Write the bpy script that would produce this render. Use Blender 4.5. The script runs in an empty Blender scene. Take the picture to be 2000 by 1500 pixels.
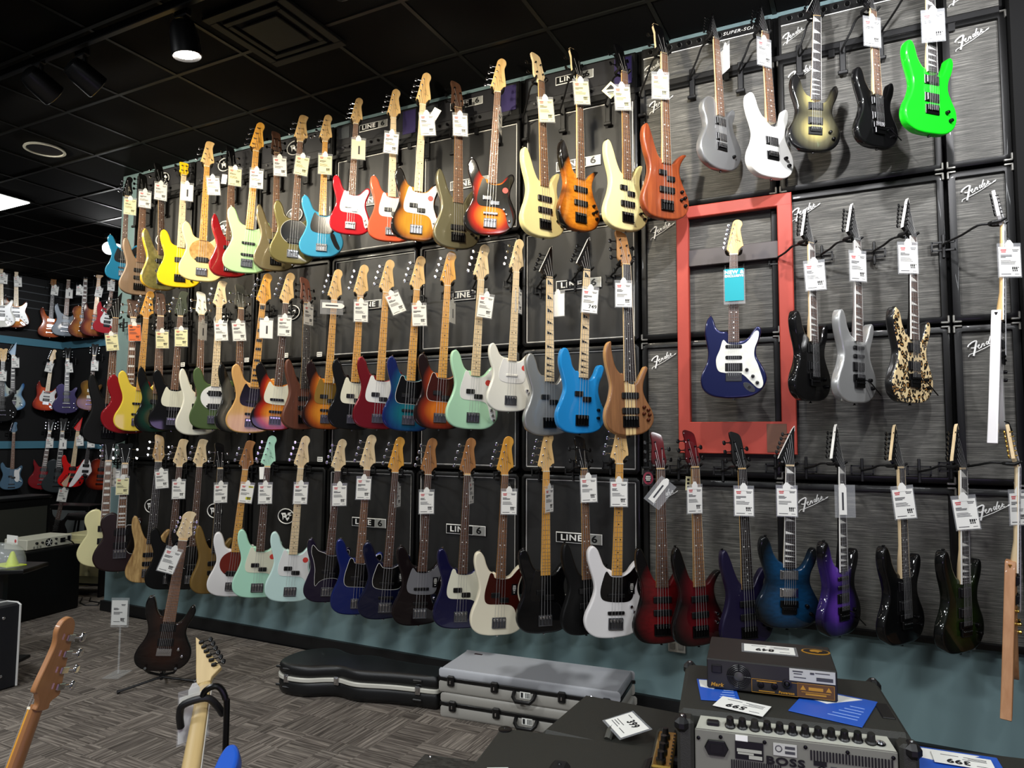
import bpy, math, random
from mathutils import Vector, Matrix
random.seed(7)
SC = bpy.context.scene
COL = SC.collection
# ---------------------------------------------------------------- camera
YAW, PITCH, ROLL = 0.47006, 0.072656, 0.004996
FPX, CAMD, CAMH = 1377.05, 4.05033, 1.58
CAM = Vector((0, -CAMD, CAMH))
_f = Vector((-math.sin(YAW)*math.cos(PITCH), math.cos(YAW)*math.cos(PITCH), math.sin(PITCH)))
_r0 = _f.cross(Vector((0, 0, 1))).normalized(); _u0 = _r0.cross(_f)
_r = math.cos(ROLL)*_r0 + math.sin(ROLL)*_u0
_u = math.cos(ROLL)*_u0 - math.sin(ROLL)*_r0
cam_data = bpy.data.cameras.new('camera'); cam_data.sensor_width = 36.0
cam_data.lens = FPX/2000*36; cam_data.clip_start = .05
cam = bpy.data.objects.new('camera', cam_data); COL.objects.link(cam)
cam.matrix_world = Matrix(((_r.x, _u.x, -_f.x, CAM.x), (_r.y, _u.y, -_f.y, CAM.y), (_r.z, _u.z, -_f.z, CAM.z), (0, 0, 0, 1)))
SC.camera = cam
# ---------------------------------------------------------------- world, exposure, store lights and added lamps
SC.view_settings.view_transform = 'Standard'; SC.view_settings.look = 'None'
SC.view_settings.gamma = 1.0; SC.view_settings.use_curve_mapping = False
SC.view_settings.exposure = 0.72
W = bpy.data.worlds.new('world'); SC.world = W; W.use_nodes = True
W.node_tree.nodes['Background'].inputs[0].default_value = (.9, .95, 1, 1)
W.node_tree.nodes['Background'].inputs[1].default_value = 0.03
def area(name, loc, aim, size, energy, col):
    l = bpy.data.lights.new(name, 'AREA'); l.shape = 'RECTANGLE'; l.size, l.size_y = size; l.energy = energy; l.color = col
    o = bpy.data.objects.new(name, l); COL.objects.link(o); o.location = loc
    o.rotation_euler = (Vector(aim)-Vector(loc)).to_track_quat('-Z', 'Y').to_euler(); return o
def spot(name, loc, aim, energy, col, ang=60, blend=.6, rad=.05):
    l = bpy.data.lights.new(name, 'SPOT'); l.energy = energy; l.color = col; l.spot_size = math.radians(ang)
    l.spot_blend = blend; l.shadow_soft_size = rad
    o = bpy.data.objects.new(name, l); COL.objects.link(o); o.location = loc
    o.rotation_euler = (Vector(aim)-Vector(loc)).to_track_quat('-Z', 'Y').to_euler(); return o
# added fill lamps at ceiling height, unseen behind the photographer
for x, y, e in ((-4.6, -3.4, 52), (-1.6, -4.4, 52), (1.6, -4.2, 55), (-3.2, -7.0, 62), (0.6, -7.0, 62), (3.6, -3.0, 36)):
    area('ceiling_fill_light', (x, y, 3.93), (x, y+.0, 0), (.9, .45), e, (.95, .98, 1))
# track heads: x, y, aimed-at x, height, share of the light
SPOTS = [(-6.25, -1.56, -6.0, 3.05), (-5.45, -1.56, -5.2, 3.05), (-4.62, -1.56, -4.6, 3.05), (-4.27, -1.5, -4.0, 3.0), (-3.36, -1.5, -3.3, 2.7), (-2.2, -1.56, -2.3, 3.05), (-1.35, -1.56, -1.4, 3.05), (-.5, -1.56, -.55, 3.05), (.35, -1.56, .2, 3.0), (1.2, -1.56, .8, 3.0)]
for x, y, tx, tz in SPOTS:
    spot('track_spot_light', (x, y+.10, 3.66), (tx, 0, tz), 56 if x < -.6 else 74, (1, .9, .7) if x < -.6 else (.97, .97, 1), 104, .85, .04)
spot('track_spot_light', (-8.1, 1.2, 3.8), (-11, 2.3, 1.9), 90, (.95, .97, 1), 90, .6)
spot('track_spot_light', (-8.4, .5, 3.8), (-11.2, 2.0, 1.6), 80, (.95, .97, 1), 90, .6)
# unseen violet lamp, added low on the aisle side for a lavender tint
area('violet_tint_light', (.5, -4.6, .8), (.3, 0, 1.0), (1.3, .5), 5, (.66, .48, 1))

# ---------------------------------------------------------------- pixel helpers (2000 x 1500 photograph)
def ray(px, py): return _f + _r*((px-1000)/FPX) - _u*((py-750)/FPX)
def atY(px, py, y):
    d = ray(px, py); return CAM + d*((y-CAM.y)/d.y)
def atX(px, py, x):
    d = ray(px, py); return CAM + d*((x-CAM.x)/d.x)
def atZ(px, py, z):
    d = ray(px, py); return CAM + d*((z-CAM.z)/d.z)
def atD(px, py, w): return CAM + ray(px, py)*w

# ---------------------------------------------------------------- materials
def lin(h):
    h = h.lstrip('#'); o = []
    for i in (0, 2, 4):
        c = int(h[i:i+2], 16)/255; o.append(c/12.92 if c <= .04045 else ((c+.055)/1.055)**2.4)
    return (*o, 1)
MATS = {}
def newmat(name):
    m = bpy.data.materials.new(name); m.use_nodes = True
    nt = m.node_tree; return m, nt, nt.nodes['Principled BSDF']
def M(name, col, rough=.45, metal=0, coat=0, alpha=1, emit=0, bump=0, bscale=60, spec=.5):
    if name in MATS: return MATS[name]
    m, nt, b = newmat(name); c = lin(col) if isinstance(col, str) else col
    b.inputs['Base Color'].default_value = c; b.inputs['Roughness'].default_value = rough
    b.inputs['Metallic'].default_value = metal; b.inputs['Specular IOR Level'].default_value = spec; b.inputs['Coat Weight'].default_value = coat
    b.inputs['Coat Roughness'].default_value = .035; b.inputs['Alpha'].default_value = alpha
    if emit: b.inputs['Emission Color'].default_value = c; b.inputs['Emission Strength'].default_value = emit
    if bump:
        tc = nt.nodes.new('ShaderNodeTexCoord'); n = nt.nodes.new('ShaderNodeTexNoise'); n.inputs['Scale'].default_value = bscale
        n.inputs['Detail'].default_value = 3
        bp = nt.nodes.new('ShaderNodeBump'); bp.inputs['Strength'].default_value = bump; bp.inputs['Distance'].default_value = .004
        nt.links.new(tc.outputs['Object'], n.inputs['Vector']); nt.links.new(n.outputs['Fac'], bp.inputs['Height'])
        nt.links.new(bp.outputs['Normal'], b.inputs['Normal'])
    MATS[name] = m; return m
def ramp(nt, stops):
    r = nt.nodes.new('ShaderNodeValToRGB'); e = r.color_ramp.elements
    while len(e) < len(stops): e.new(.5)
    for i, (p, c) in enumerate(stops): e[i].position = p; e[i].color = lin(c) if isinstance(c, str) else c
    return r
def grain_nodes(nt, scale, stretch, detail=5, rough=.6, coord='Object'):
    tc = nt.nodes.new('ShaderNodeTexCoord'); mp = nt.nodes.new('ShaderNodeMapping'); mp.inputs['Scale'].default_value = stretch
    n = nt.nodes.new('ShaderNodeTexNoise'); n.inputs['Scale'].default_value = scale; n.inputs['Detail'].default_value = detail
    n.inputs['Roughness'].default_value = rough
    nt.links.new(tc.outputs[coord], mp.inputs[0]); nt.links.new(mp.outputs[0], n.inputs['Vector']); return n, tc
def wood(name, c1, c2, scale=18, stretch=(9, 9, .7), rough=.4, coat=0):
    if name in MATS: return MATS[name]
    m, nt, b = newmat(name); n, tc = grain_nodes(nt, scale/4, stretch)
    r = ramp(nt, ((.32, c1), (.7, c2))); nt.links.new(n.outputs['Fac'], r.inputs[0]); nt.links.new(r.outputs[0], b.inputs['Base Color'])
    b.inputs['Roughness'].default_value = rough; b.inputs['Coat Weight'].default_value = coat; b.inputs['Coat Roughness'].default_value = .06
    MATS[name] = m; return m
def paint(col, gloss=1, name=None, rough=None):
    name = name or 'lacquer_'+col.strip('#')
    return M(name, col, rough if rough is not None else .5, 0, .8 if gloss else .0, spec=.12 if gloss else .35)
def metallic(col, name=None, rough=.36): return M(name or 'metallic_'+col.strip('#'), col, rough, .55, 1.0)
def burst(name, cen, mid, edge, cx=0, gloss=1, pos=(.5, .78, .98), up=1.0, figure=None):
    """finish whose paint really fades from the middle of the top to the edges"""
    if name in MATS: return MATS[name]
    m, nt, b = newmat(name); L = nt.links.new
    tc = nt.nodes.new('ShaderNodeTexCoord')
    def ell(c, s):
        v = nt.nodes.new('ShaderNodeVectorMath'); v.operation = 'SUBTRACT'; v.inputs[1].default_value = c; L(tc.outputs['Object'], v.inputs[0])
        w = nt.nodes.new('ShaderNodeVectorMath'); w.operation = 'MULTIPLY'; w.inputs[1].default_value = s; L(v.outputs[0], w.inputs[0])
        q = nt.nodes.new('ShaderNodeVectorMath'); q.operation = 'LENGTH'; L(w.outputs[0], q.inputs[0]); return q
    a = ell((cx, 0, .125), (1/.168, 0, 1/.15)); d = ell((cx-.005, 0, .31*up), (1/.135, 0, 1/.17))
    mn = nt.nodes.new('ShaderNodeMath'); mn.operation = 'SMOOTH_MIN'; mn.inputs[2].default_value = .25
    L(a.outputs['Value'], mn.inputs[0]); L(d.outputs['Value'], mn.inputs[1])
    r = ramp(nt, ((pos[0], cen), (pos[1], mid), (pos[2], edge))); L(mn.outputs[0], r.inputs[0]); out = r.outputs[0]
    n, _ = grain_nodes(nt, *(figure if figure else (5, (8, 8, .8))))
    rr = ramp(nt, ((.3, (.55, .5, .45, 1)), (.65, (1, 1, 1, 1)))); L(n.outputs['Fac'], rr.inputs[0])
    mx = nt.nodes.new('ShaderNodeMix'); mx.data_type = 'RGBA'; mx.blend_type = 'MULTIPLY'; mx.inputs[0].default_value = .8 if figure else .5
    L(out, mx.inputs[6]); L(rr.outputs[0], mx.inputs[7]); L(mx.outputs[2], b.inputs['Base Color'])
    b.inputs['Roughness'].default_value = .5; b.inputs['Specular IOR Level'].default_value = .12; b.inputs['Coat Weight'].default_value = .8 if gloss else .15; b.inputs['Coat Roughness'].default_value = .04
    MATS[name] = m; return m
def two_tone(name, top, side_hex, rough=.35, coat=1, thr=.85):
    """one finish on the carved top, another on the sides (split on the local facing)"""
    if name in MATS: return MATS[name]
    m, nt, b = newmat(name); L = nt.links.new
    n, tc = grain_nodes(nt, *top[2])
    r = ramp(nt, tuple(top[:2]) if len(top[0]) == 2 else ((.3, top[0]), (.7, top[1]))); L(n.outputs['Fac'], r.inputs[0])
    sp = nt.nodes.new('ShaderNodeSeparateXYZ'); L(tc.outputs['Normal'], sp.inputs[0])
    lt = nt.nodes.new('ShaderNodeMath'); lt.operation = 'LESS_THAN'; lt.inputs[1].default_value = -thr; L(sp.outputs['Y'], lt.inputs[0])
    mx = nt.nodes.new('ShaderNodeMix'); mx.data_type = 'RGBA'; L(lt.outputs[0], mx.inputs[0])
    mx.inputs[6].default_value = lin(side_hex); L(r.outputs[0], mx.inputs[7]); L(mx.outputs[2], b.inputs['Base Color'])
    b.inputs['Roughness'].default_value = rough; b.inputs['Coat Weight'].default_value = coat; b.inputs['Coat Roughness'].default_value = .05
    MATS[name] = m; return m
def leopard():
    if 'leopard_print' in MATS: return MATS['leopard_print']
    m, nt, b = newmat('leopard_print'); L = nt.links.new
    tc = nt.nodes.new('ShaderNodeTexCoord'); mp = nt.nodes.new('ShaderNodeMapping'); mp.inputs['Scale'].default_value = (1, .2, .8)
    nz = nt.nodes.new('ShaderNodeTexNoise'); nz.inputs['Scale'].default_value = 30
    ad = nt.nodes.new('ShaderNodeMix'); ad.data_type = 'RGBA'; ad.blend_type = 'LINEAR_LIGHT'; ad.inputs[0].default_value = .012
    L(tc.outputs['Object'], mp.inputs[0]); L(mp.outputs[0], nz.inputs['Vector']); L(mp.outputs[0], ad.inputs[6]); L(nz.outputs['Color'], ad.inputs[7])
    v = nt.nodes.new('ShaderNodeTexVoronoi'); v.inputs['Scale'].default_value = 56; L(ad.outputs[2], v.inputs['Vector'])
    r = ramp(nt, ((.0, '#a8763c'), (.22, '#b58445'), (.26, '#0b0908'), (.5, '#0b0908'))); e = r.color_ramp.elements.new(.54); e.color = lin('#e9cf9c')
    L(v.outputs['Distance'], r.inputs[0])
    sp = nt.nodes.new('ShaderNodeSeparateXYZ'); L(tc.outputs['Normal'], sp.inputs[0])
    lt = nt.nodes.new('ShaderNodeMath'); lt.operation = 'LESS_THAN'; lt.inputs[1].default_value = -.6; L(sp.outputs['Y'], lt.inputs[0])
    mx = nt.nodes.new('ShaderNodeMix'); mx.data_type = 'RGBA'; L(lt.outputs[0], mx.inputs[0])
    mx.inputs[6].default_value = lin('#0c0c0d'); L(r.outputs[0], mx.inputs[7]); L(mx.outputs[2], b.inputs['Base Color'])
    b.inputs['Roughness'].default_value = .35; b.inputs['Coat Weight'].default_value = .6
    MATS['leopard_print'] = m; return m
def centre_stripe(name, wing1, wing2, mid, side, half=.034):
    """laminated body: a pale neck-through block between darker wings, pale sides"""
    if name in MATS: return MATS[name]
    m, nt, b = newmat(name); L = nt.links.new
    n, tc = grain_nodes(nt, 5, (9, 9, .6)); r = ramp(nt, ((.3, wing1), (.7, wing2))); L(n.outputs['Fac'], r.inputs[0])
    sx = nt.nodes.new('ShaderNodeSeparateXYZ'); L(tc.outputs['Object'], sx.inputs[0])
    ab = nt.nodes.new('ShaderNodeMath'); ab.operation = 'ABSOLUTE'; L(sx.outputs['X'], ab.inputs[0])
    rr = nt.nodes.new('ShaderNodeMath'); rr.operation = 'LESS_THAN'; rr.inputs[1].default_value = half; L(ab.outputs[0], rr.inputs[0])
    pg = nt.nodes.new('ShaderNodeMath'); pg.operation = 'PINGPONG'; pg.inputs[1].default_value = .011; L(ab.outputs[0], pg.inputs[0])
    gt = nt.nodes.new('ShaderNodeMath'); gt.operation = 'GREATER_THAN'; gt.inputs[1].default_value = .0092; L(pg.outputs[0], gt.inputs[0])
    m1 = nt.nodes.new('ShaderNodeMix'); m1.data_type = 'RGBA'; m1.inputs[6].default_value = lin(mid); m1.inputs[7].default_value = lin('#7a5230'); L(gt.outputs[0], m1.inputs[0])
    m2 = nt.nodes.new('ShaderNodeMix'); m2.data_type = 'RGBA'; L(rr.outputs[0], m2.inputs[0]); L(r.outputs[0], m2.inputs[6]); L(m1.outputs[2], m2.inputs[7])
    sp = nt.nodes.new('ShaderNodeSeparateXYZ'); L(tc.outputs['Normal'], sp.inputs[0])
    lt = nt.nodes.new('ShaderNodeMath'); lt.operation = 'LESS_THAN'; lt.inputs[1].default_value = -.5; L(sp.outputs['Y'], lt.inputs[0])
    m3 = nt.nodes.new('ShaderNodeMix'); m3.data_type = 'RGBA'; L(lt.outputs[0], m3.inputs[0]); m3.inputs[6].default_value = lin(side); L(m2.outputs[2], m3.inputs[7])
    L(m3.outputs[2], b.inputs['Base Color']); b.inputs['Roughness'].default_value = .45; b.inputs['Coat Weight'].default_value = .3
    MATS[name] = m; return m

CHROME = M('chrome', '#d9dade', .14, 1); NICKEL = M('satin_nickel', '#b9bbc0', .28, 1); GOLD = M('gold_plate', '#d8b25a', .22, 1)
BLACKHW = M('black_hardware', '#0d0d0e', .3, .5); BLACKPL = M('black_plastic', '#0b0b0c', .35); STEELSTR = M('string_steel', '#c4c4c4', .4, .7)
HANGBLACK = M('hanger_black', '#0a0a0b', .5); WHITE = M('white_plastic', '#eceae2', .4); BONE = M('bone_nut', '#e8e0c8', .4)
MAPLE = wood('maple', '#d9ad6a', '#e8c488', 14, (10, 10, .5), .38, .4); PALEMAPLE = wood('pale_maple', '#dcbf90', '#ecd6ac', 14, (10, 10, .5), .42, .2)
AMBER = wood('amber_maple', '#cf8f32', '#e2aa4c', 14, (10, 10, .5), .3, .7); ROAST = wood('roasted_maple', '#8a5a30', '#a87644', 14, (10, 10, .5), .4, .3)
ROSE = wood('rosewood', '#3a2418', '#5c3b27', 16, (12, 12, .6), .55); EBONY = wood('ebony', '#171212', '#2a2220', 16, (12, 12, .6), .5)
MIDROSE = wood('brown_rosewood', '#5f3d26', '#825a3a', 16, (12, 12, .6), .5)
BLACKGLOSS = paint('#060607', 1, 'black_gloss'); BLACKSATIN = M('black_satin', '#090909', .5, 0, .05, spec=.25)
TORT = M('tortoise_plastic', '#3a0f08', .2, 0, .6); PGWHITE = M('pickguard_white', '#e9e9e6', .28, 0, .4); PGMINT = M('pickguard_cream', '#e8e6cf', .3, 0, .4)
PGBLACK = M('pickguard_black', '#070708', .18, 0, .6); PGPARCH = wood('pickguard_pearl', '#dfe0d4', '#f1f1ea', 40, (3, 3, 3), .25, .6)
PAPER = M('tag_paper', '#f0efe8', .6); PAPERY = M('tag_paper_cream', '#ece6b4', .6); PAPERO = M('tag_paper_orange', '#e8753c', .6)
INK = M('tag_ink', '#3d3d42', .7); INKRED = M('tag_ink_red', '#c9585a', .7); INKBLK = M('tag_ink_black', '#121214', .7); INKBLUE = M('tag_ink_blue', '#2d52b8', .7)
def clear(name, tint=(1, 1, 1, 1), a=.14):
    if name in MATS: return MATS[name]
    m, nt, b = newmat(name); b.inputs['Base Color'].default_value = tint; b.inputs['Roughness'].default_value = .08; b.inputs['Alpha'].default_value = a
    b.inputs['Specular IOR Level'].default_value = .6; MATS[name] = m; return m
SLEEVE = clear('clear_sleeve', (.9, .92, .95, 1), .12)

# ---------------------------------------------------------------- mesh builder
class MB:
    def __init__(s): s.v = []; s.f = []
    def add(s, vs, fs):
        n = len(s.v); s.v += [tuple(p) for p in vs]; s.f += [tuple(i+n for i in q) for q in fs]
    def box(s, c, d, r=0):
        x, y, z = c; a, b, e = d[0]/2, d[1]/2, d[2]/2
        if r <= 0:
            s.add([(x+i*a, y+j*b, z+k*e) for i in (-1, 1) for j in (-1, 1) for k in (-1, 1)],
                  [(0, 1, 3, 2), (4, 6, 7, 5), (0, 4, 5, 1), (2, 3, 7, 6), (0, 2, 6, 4), (1, 5, 7, 3)]); return
        r = min(r, a*.9, b*.9, e*.9); vs = []; ix = {}
        for i in (-1, 1):
            for j in (-1, 1):
                for k in (-1, 1):
                    for ax in range(3):
                        p = [x+i*(a-r), y+j*(b-r), z+k*(e-r)]
                        p[ax] = (x+i*a, y+j*b, z+k*e)[ax]; ix[i, j, k, ax] = len(vs); vs.append(p)
        fs = []
        o = (-1, 1)
        for q in o:
            for ax in range(3):
                l = [ (q if ax == 0 else t[0], q if ax == 1 else (t[0] if ax == 0 else t[1]), q if ax == 2 else t[1]) for t in ((-1, -1), (1, -1), (1, 1), (-1, 1))]
                fs.append(tuple(ix[(*c3, ax)] for c3 in (l if (q > 0) != (ax == 1) else l[::-1])))
        for i in o:
            for j in o:
                fs.append((ix[i, j, -1, 0], ix[i, j, 1, 0], ix[i, j, 1, 1], ix[i, j, -1, 1]))
                fs.append((ix[i, -1, j, 0], ix[i, 1, j, 0], ix[i, 1, j, 2], ix[i, -1, j, 2]))
                fs.append((ix[-1, i, j, 1], ix[1, i, j, 1], ix[1, i, j, 2], ix[-1, i, j, 2]))
                for k in o: fs.append((ix[i, j, k, 0], ix[i, j, k, 1], ix[i, j, k, 2]))
        s.add(vs, fs)
    def tube(s, path, r, n=8, cap=True):
        P = [Vector(p) for p in path]; R = r if isinstance(r, (list, tuple)) else [r]*len(P); vs = []; fs = []
        up = None
        for i, p in enumerate(P):
            d = (P[min(i+1, len(P)-1)]-P[max(i-1, 0)]).normalized()
            if up is None: up = d.orthogonal().normalized()
            up = (up-d*up.dot(d)).normalized(); sd = d.cross(up)
            for k in range(n):
                a = 2*math.pi*k/n; vs.append(p+(up*math.cos(a)+sd*math.sin(a))*R[i])
        for i in range(len(P)-1):
            for k in range(n): fs.append((i*n+k, i*n+(k+1) % n, (i+1)*n+(k+1) % n, (i+1)*n+k))
        if cap: fs += [tuple(range(n))[::-1], tuple(range((len(P)-1)*n, len(P)*n))]
        s.add(vs, fs)
    def cyl(s, a, b, r, n=12, r2=None): s.tube([a, b], [r, r2 if r2 is not None else r], n)
    def lathe(s, c, prof, n=16, axis='Z'):
        vs = []; fs = []
        for r, h in prof:
            for k in range(n):
                a = 2*math.pi*k/n; q = (r*math.cos(a), r*math.sin(a), h)
                if axis == 'Y': q = (q[0], h, q[1])
                if axis == 'X': q = (h, q[0], q[1])
                vs.append((c[0]+q[0], c[1]+q[1], c[2]+q[2]))
        for i in range(len(prof)-1):
            for k in range(n): fs.append((i*n+k, i*n+(k+1) % n, (i+1)*n+(k+1) % n, (i+1)*n+k))
        fs += [tuple(range(n)), tuple(range((len(prof)-1)*n, len(prof)*n))]
        s.add(vs, fs)
    def rings(s, rings, cap=True):
        n = len(rings[0]); vs = [p for r in rings for p in r]; fs = []
        for i in range(len(rings)-1):
            for k in range(n): fs.append((i*n+k, i*n+(k+1) % n, (i+1)*n+(k+1) % n, (i+1)*n+k))
        if cap: fs += [tuple(range(n)), tuple(range((len(rings)-1)*n, len(rings)*n))]
        s.add(vs, fs)
    def slab(s, pts, y0, y1, r=0, plane='XZ', seg=3):
        """closed outline (x,z) extruded from y0 (front) to y1 (back), edges rounded by r"""
        def put(p, y): return (p[0], y, p[1]) if plane == 'XZ' else (p[0], p[1], y)
        if r <= 0: s.rings([[put(p, y0) for p in pts], [put(p, y1) for p in pts]]); return
        R = []
        def ins(d): return inset(pts, d)
        R.append([put(p, y0) for p in ins(r*1.25)])
        for i in range(seg+1):
            a = math.pi/2*(1-i/seg); R.append([put(p, y0+r*(1-math.sin(a))*(1 if y1 > y0 else -1)) for p in ins(r*(1-math.cos(a)))])
        for i in range(seg+1):
            a = math.pi/2*i/seg; R.append([put(p, y1-r*(1-math.sin(a))*(1 if y1 > y0 else -1)) for p in ins(r*(1-math.cos(a)))])
        R.append([put(p, y1) for p in ins(r*1.25)])
        s.rings(R)
    def mesh(s, name, scale=1.0, smooth=35):
        me = bpy.data.meshes.new(name)
        me.from_pydata([(a*scale, b*scale, c*scale) for a, b, c in s.v], [], s.f)
        me.validate(); me.update()
        import bmesh
        bm = bmesh.new(); bm.from_mesh(me); bmesh.ops.recalc_face_normals(bm, faces=bm.faces); bm.to_mesh(me); bm.free()
        if smooth:
            me.polygons.foreach_set('use_smooth', [True]*len(me.polygons)); me.set_sharp_from_angle(angle=math.radians(smooth))
        me.materials.append(None); return me
def area2(p): return sum(p[i][0]*p[(i+1) % len(p)][1]-p[(i+1) % len(p)][0]*p[i][1] for i in range(len(p)))/2
def inset(p, d):
    sg = 1 if area2(p) > 0 else -1; n = len(p); N = []; lim = []
    for i in range(n):
        a, b, c = p[i-1], p[i], p[(i+1) % n]
        e1 = Vector((b[0]-a[0], b[1]-a[1])); e2 = Vector((c[0]-b[0], c[1]-b[1])); l = (e1.length+e2.length)/2
        e1 = e1.normalized() if e1.length > 1e-9 else e2.normalized(); e2 = e2.normalized() if e2.length > 1e-9 else e1
        t = (e1+e2); t = t.normalized() if t.length > 1e-6 else e1
        nn = Vector((-t.y, t.x))*sg; k = max(.6, nn.dot(Vector((-e1.y, e1.x))*sg)); N.append(nn/k)
        ang = math.atan2(e1.x*e2.y-e1.y*e2.x, e1.dot(e2))*sg*(1 if d > 0 else -1); lim.append(l/ang if ang > 1e-4 else 1e9)
    D = [min(abs(d), .62*min(lim[(i+j) % n] for j in (-2, -1, 0, 1, 2))) for i in range(n)]
    for _ in range(3): D = [min(D[i], (D[i-1]+D[i]+D[(i+1) % n])/3) for i in range(n)]
    s = 1 if d > 0 else -1
    return [(p[i][0]+N[i].x*D[i]*s, p[i][1]+N[i].y*D[i]*s) for i in range(n)]
def smooth(p, n=4):
    o = []; L = len(p)
    for i in range(L):
        a, b, c, d = (Vector(p[(i+k-1) % L]) for k in range(4))
        for j in range(n):
            t = j/n; q = .5*((2*b)+(c-a)*t+(2*a-5*b+4*c-d)*t*t+(3*b-a-3*c+d)*t**3); o.append((q.x, q.y))
    return o
def bend(P, n=5):
    P = [Vector(p) for p in P]; o = []
    for i in range(len(P)-1):
        p0, p1, p2, p3 = P[max(i-1, 0)], P[i], P[i+1], P[min(i+2, len(P)-1)]
        for j in range(n):
            t = j/n; o.append(.5*((2*p1)+(p2-p0)*t+(2*p0-5*p1+4*p2-p3)*t*t+(3*p1-p0-3*p2+p3)*t**3))
    return o+[P[-1]]
def ellipse(cx, cz, a, b, n=32): return [(cx+a*math.cos(2*math.pi*i/n), cz+b*math.sin(2*math.pi*i/n)) for i in range(n)]
MESH = {}
def cached(key, fn, scale=1.0, sm=35):
    if key not in MESH:
        b = MB(); fn(b); MESH[key] = b.mesh(key.split('|')[0], scale, sm)
    return MESH[key]
# ---------------------------------------------------------------- objects
def tagged(o, label=None, cat=None, group=None, kind=None):
    if label: o['label'] = label
    if cat: o['category'] = cat
    if group: o['group'] = group
    if kind: o['kind'] = kind
    return o
def part(name, me, mat, parent=None, loc=(0, 0, 0), rot=(0, 0, 0), kind=None):
    o = bpy.data.objects.new(name, me); COL.objects.link(o)
    if parent: o.parent = parent
    o.location = loc; o.rotation_euler = rot
    if me and mat: o.material_slots[0].link = 'OBJECT'; o.material_slots[0].material = mat
    if kind or name == 'print': o['kind'] = kind or 'stuff'
    return o
def thing(name, label, cat, loc=(0, 0, 0), rz=0, group=None, matrix=None):
    o = bpy.data.objects.new(name, None); COL.objects.link(o); o.empty_display_size = .05
    if matrix is not None: o.matrix_world = matrix
    else: o.location = loc; o.rotation_euler = (0, 0, rz)
    return tagged(o, label, cat, group)
def build(name, fn, mat, parent=None, scale=1.0, sm=35, kind=None, loc=(0, 0, 0), rot=(0, 0, 0)):
    b = MB(); fn(b); return part(name, b.mesh(name, scale, sm), mat, parent, loc, rot, kind or ('stuff' if name == 'print' else None))
def pbox(name, c, d, mat, parent=None, r=0, kind=None): return build(name, lambda b: b.box((0, 0, 0), d, r), mat, parent, loc=c, kind=kind)
TXT = {}
def text_mesh(s, size=1.0, ext=.02, sx=1.0, shear=0, bold=0):
    k = (s, size, ext, sx, shear, bold)
    if k not in TXT:
        cu = bpy.data.curves.new('lettering', 'FONT'); cu.body = s; cu.size = size; cu.extrude = ext; cu.align_x = 'CENTER'; cu.align_y = 'CENTER'; cu.shear = shear; cu.offset = bold
        cu.resolution_u = 3; cu.space_character = 1.12
        ob = bpy.data.objects.new('lettering', cu); COL.objects.link(ob)
        me = bpy.data.meshes.new_from_object(ob); bpy.data.objects.remove(ob); bpy.data.curves.remove(cu)
        for v in me.vertices: v.co.x *= sx; v.co = Vector((v.co.x, -v.co.z, v.co.y))
        me.materials.clear(); me.materials.append(None); me.name = 'lettering'; TXT[k] = me
    return TXT[k]
SCRIPT = [([(.02, .31), (.05, .38), (.13, .45), (.22, .5), (.27, .5)], .026), ([(.27, .5), (.245, .38), (.21, .2), (.17, .02)], .03), ([(.11, .28), (.18, .275), (.28, .34)], .018),
          ([(.03, -.01), (.045, .05), (.1, .09), (.2, .12), (.5, .27), (.8, .45), (.97, .55), (.985, .58), (.9, .53)], .011),
          ([(.29, .3), (.34, .35), (.34, .39), (.31, .37), (.3, .29), (.33, .25), (.38, .3)], .015), ([(.385, .28), (.42, .41)], .018), ([(.405, .35), (.45, .42), (.47, .41), (.46, .32), (.5, .35)], .016),
          ([(.58, .47), (.54, .47), (.52, .39), (.545, .36), (.59, .45)], .015), ([(.645, .64), (.595, .45), (.6, .38), (.63, .41)], .019),
          ([(.64, .44), (.69, .5), (.68, .53), (.65, .5), (.65, .42), (.68, .41), (.72, .46)], .014), ([(.73, .46), (.77, .59), (.785, .54), (.81, .56)], .017), ([(.77, .54), (.775, .48), (.83, .5)], .012)]
def script_fn(b):
    for p, r in SCRIPT: b.tube([(x, 0, z) for x, z in p], r, 6)
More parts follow.
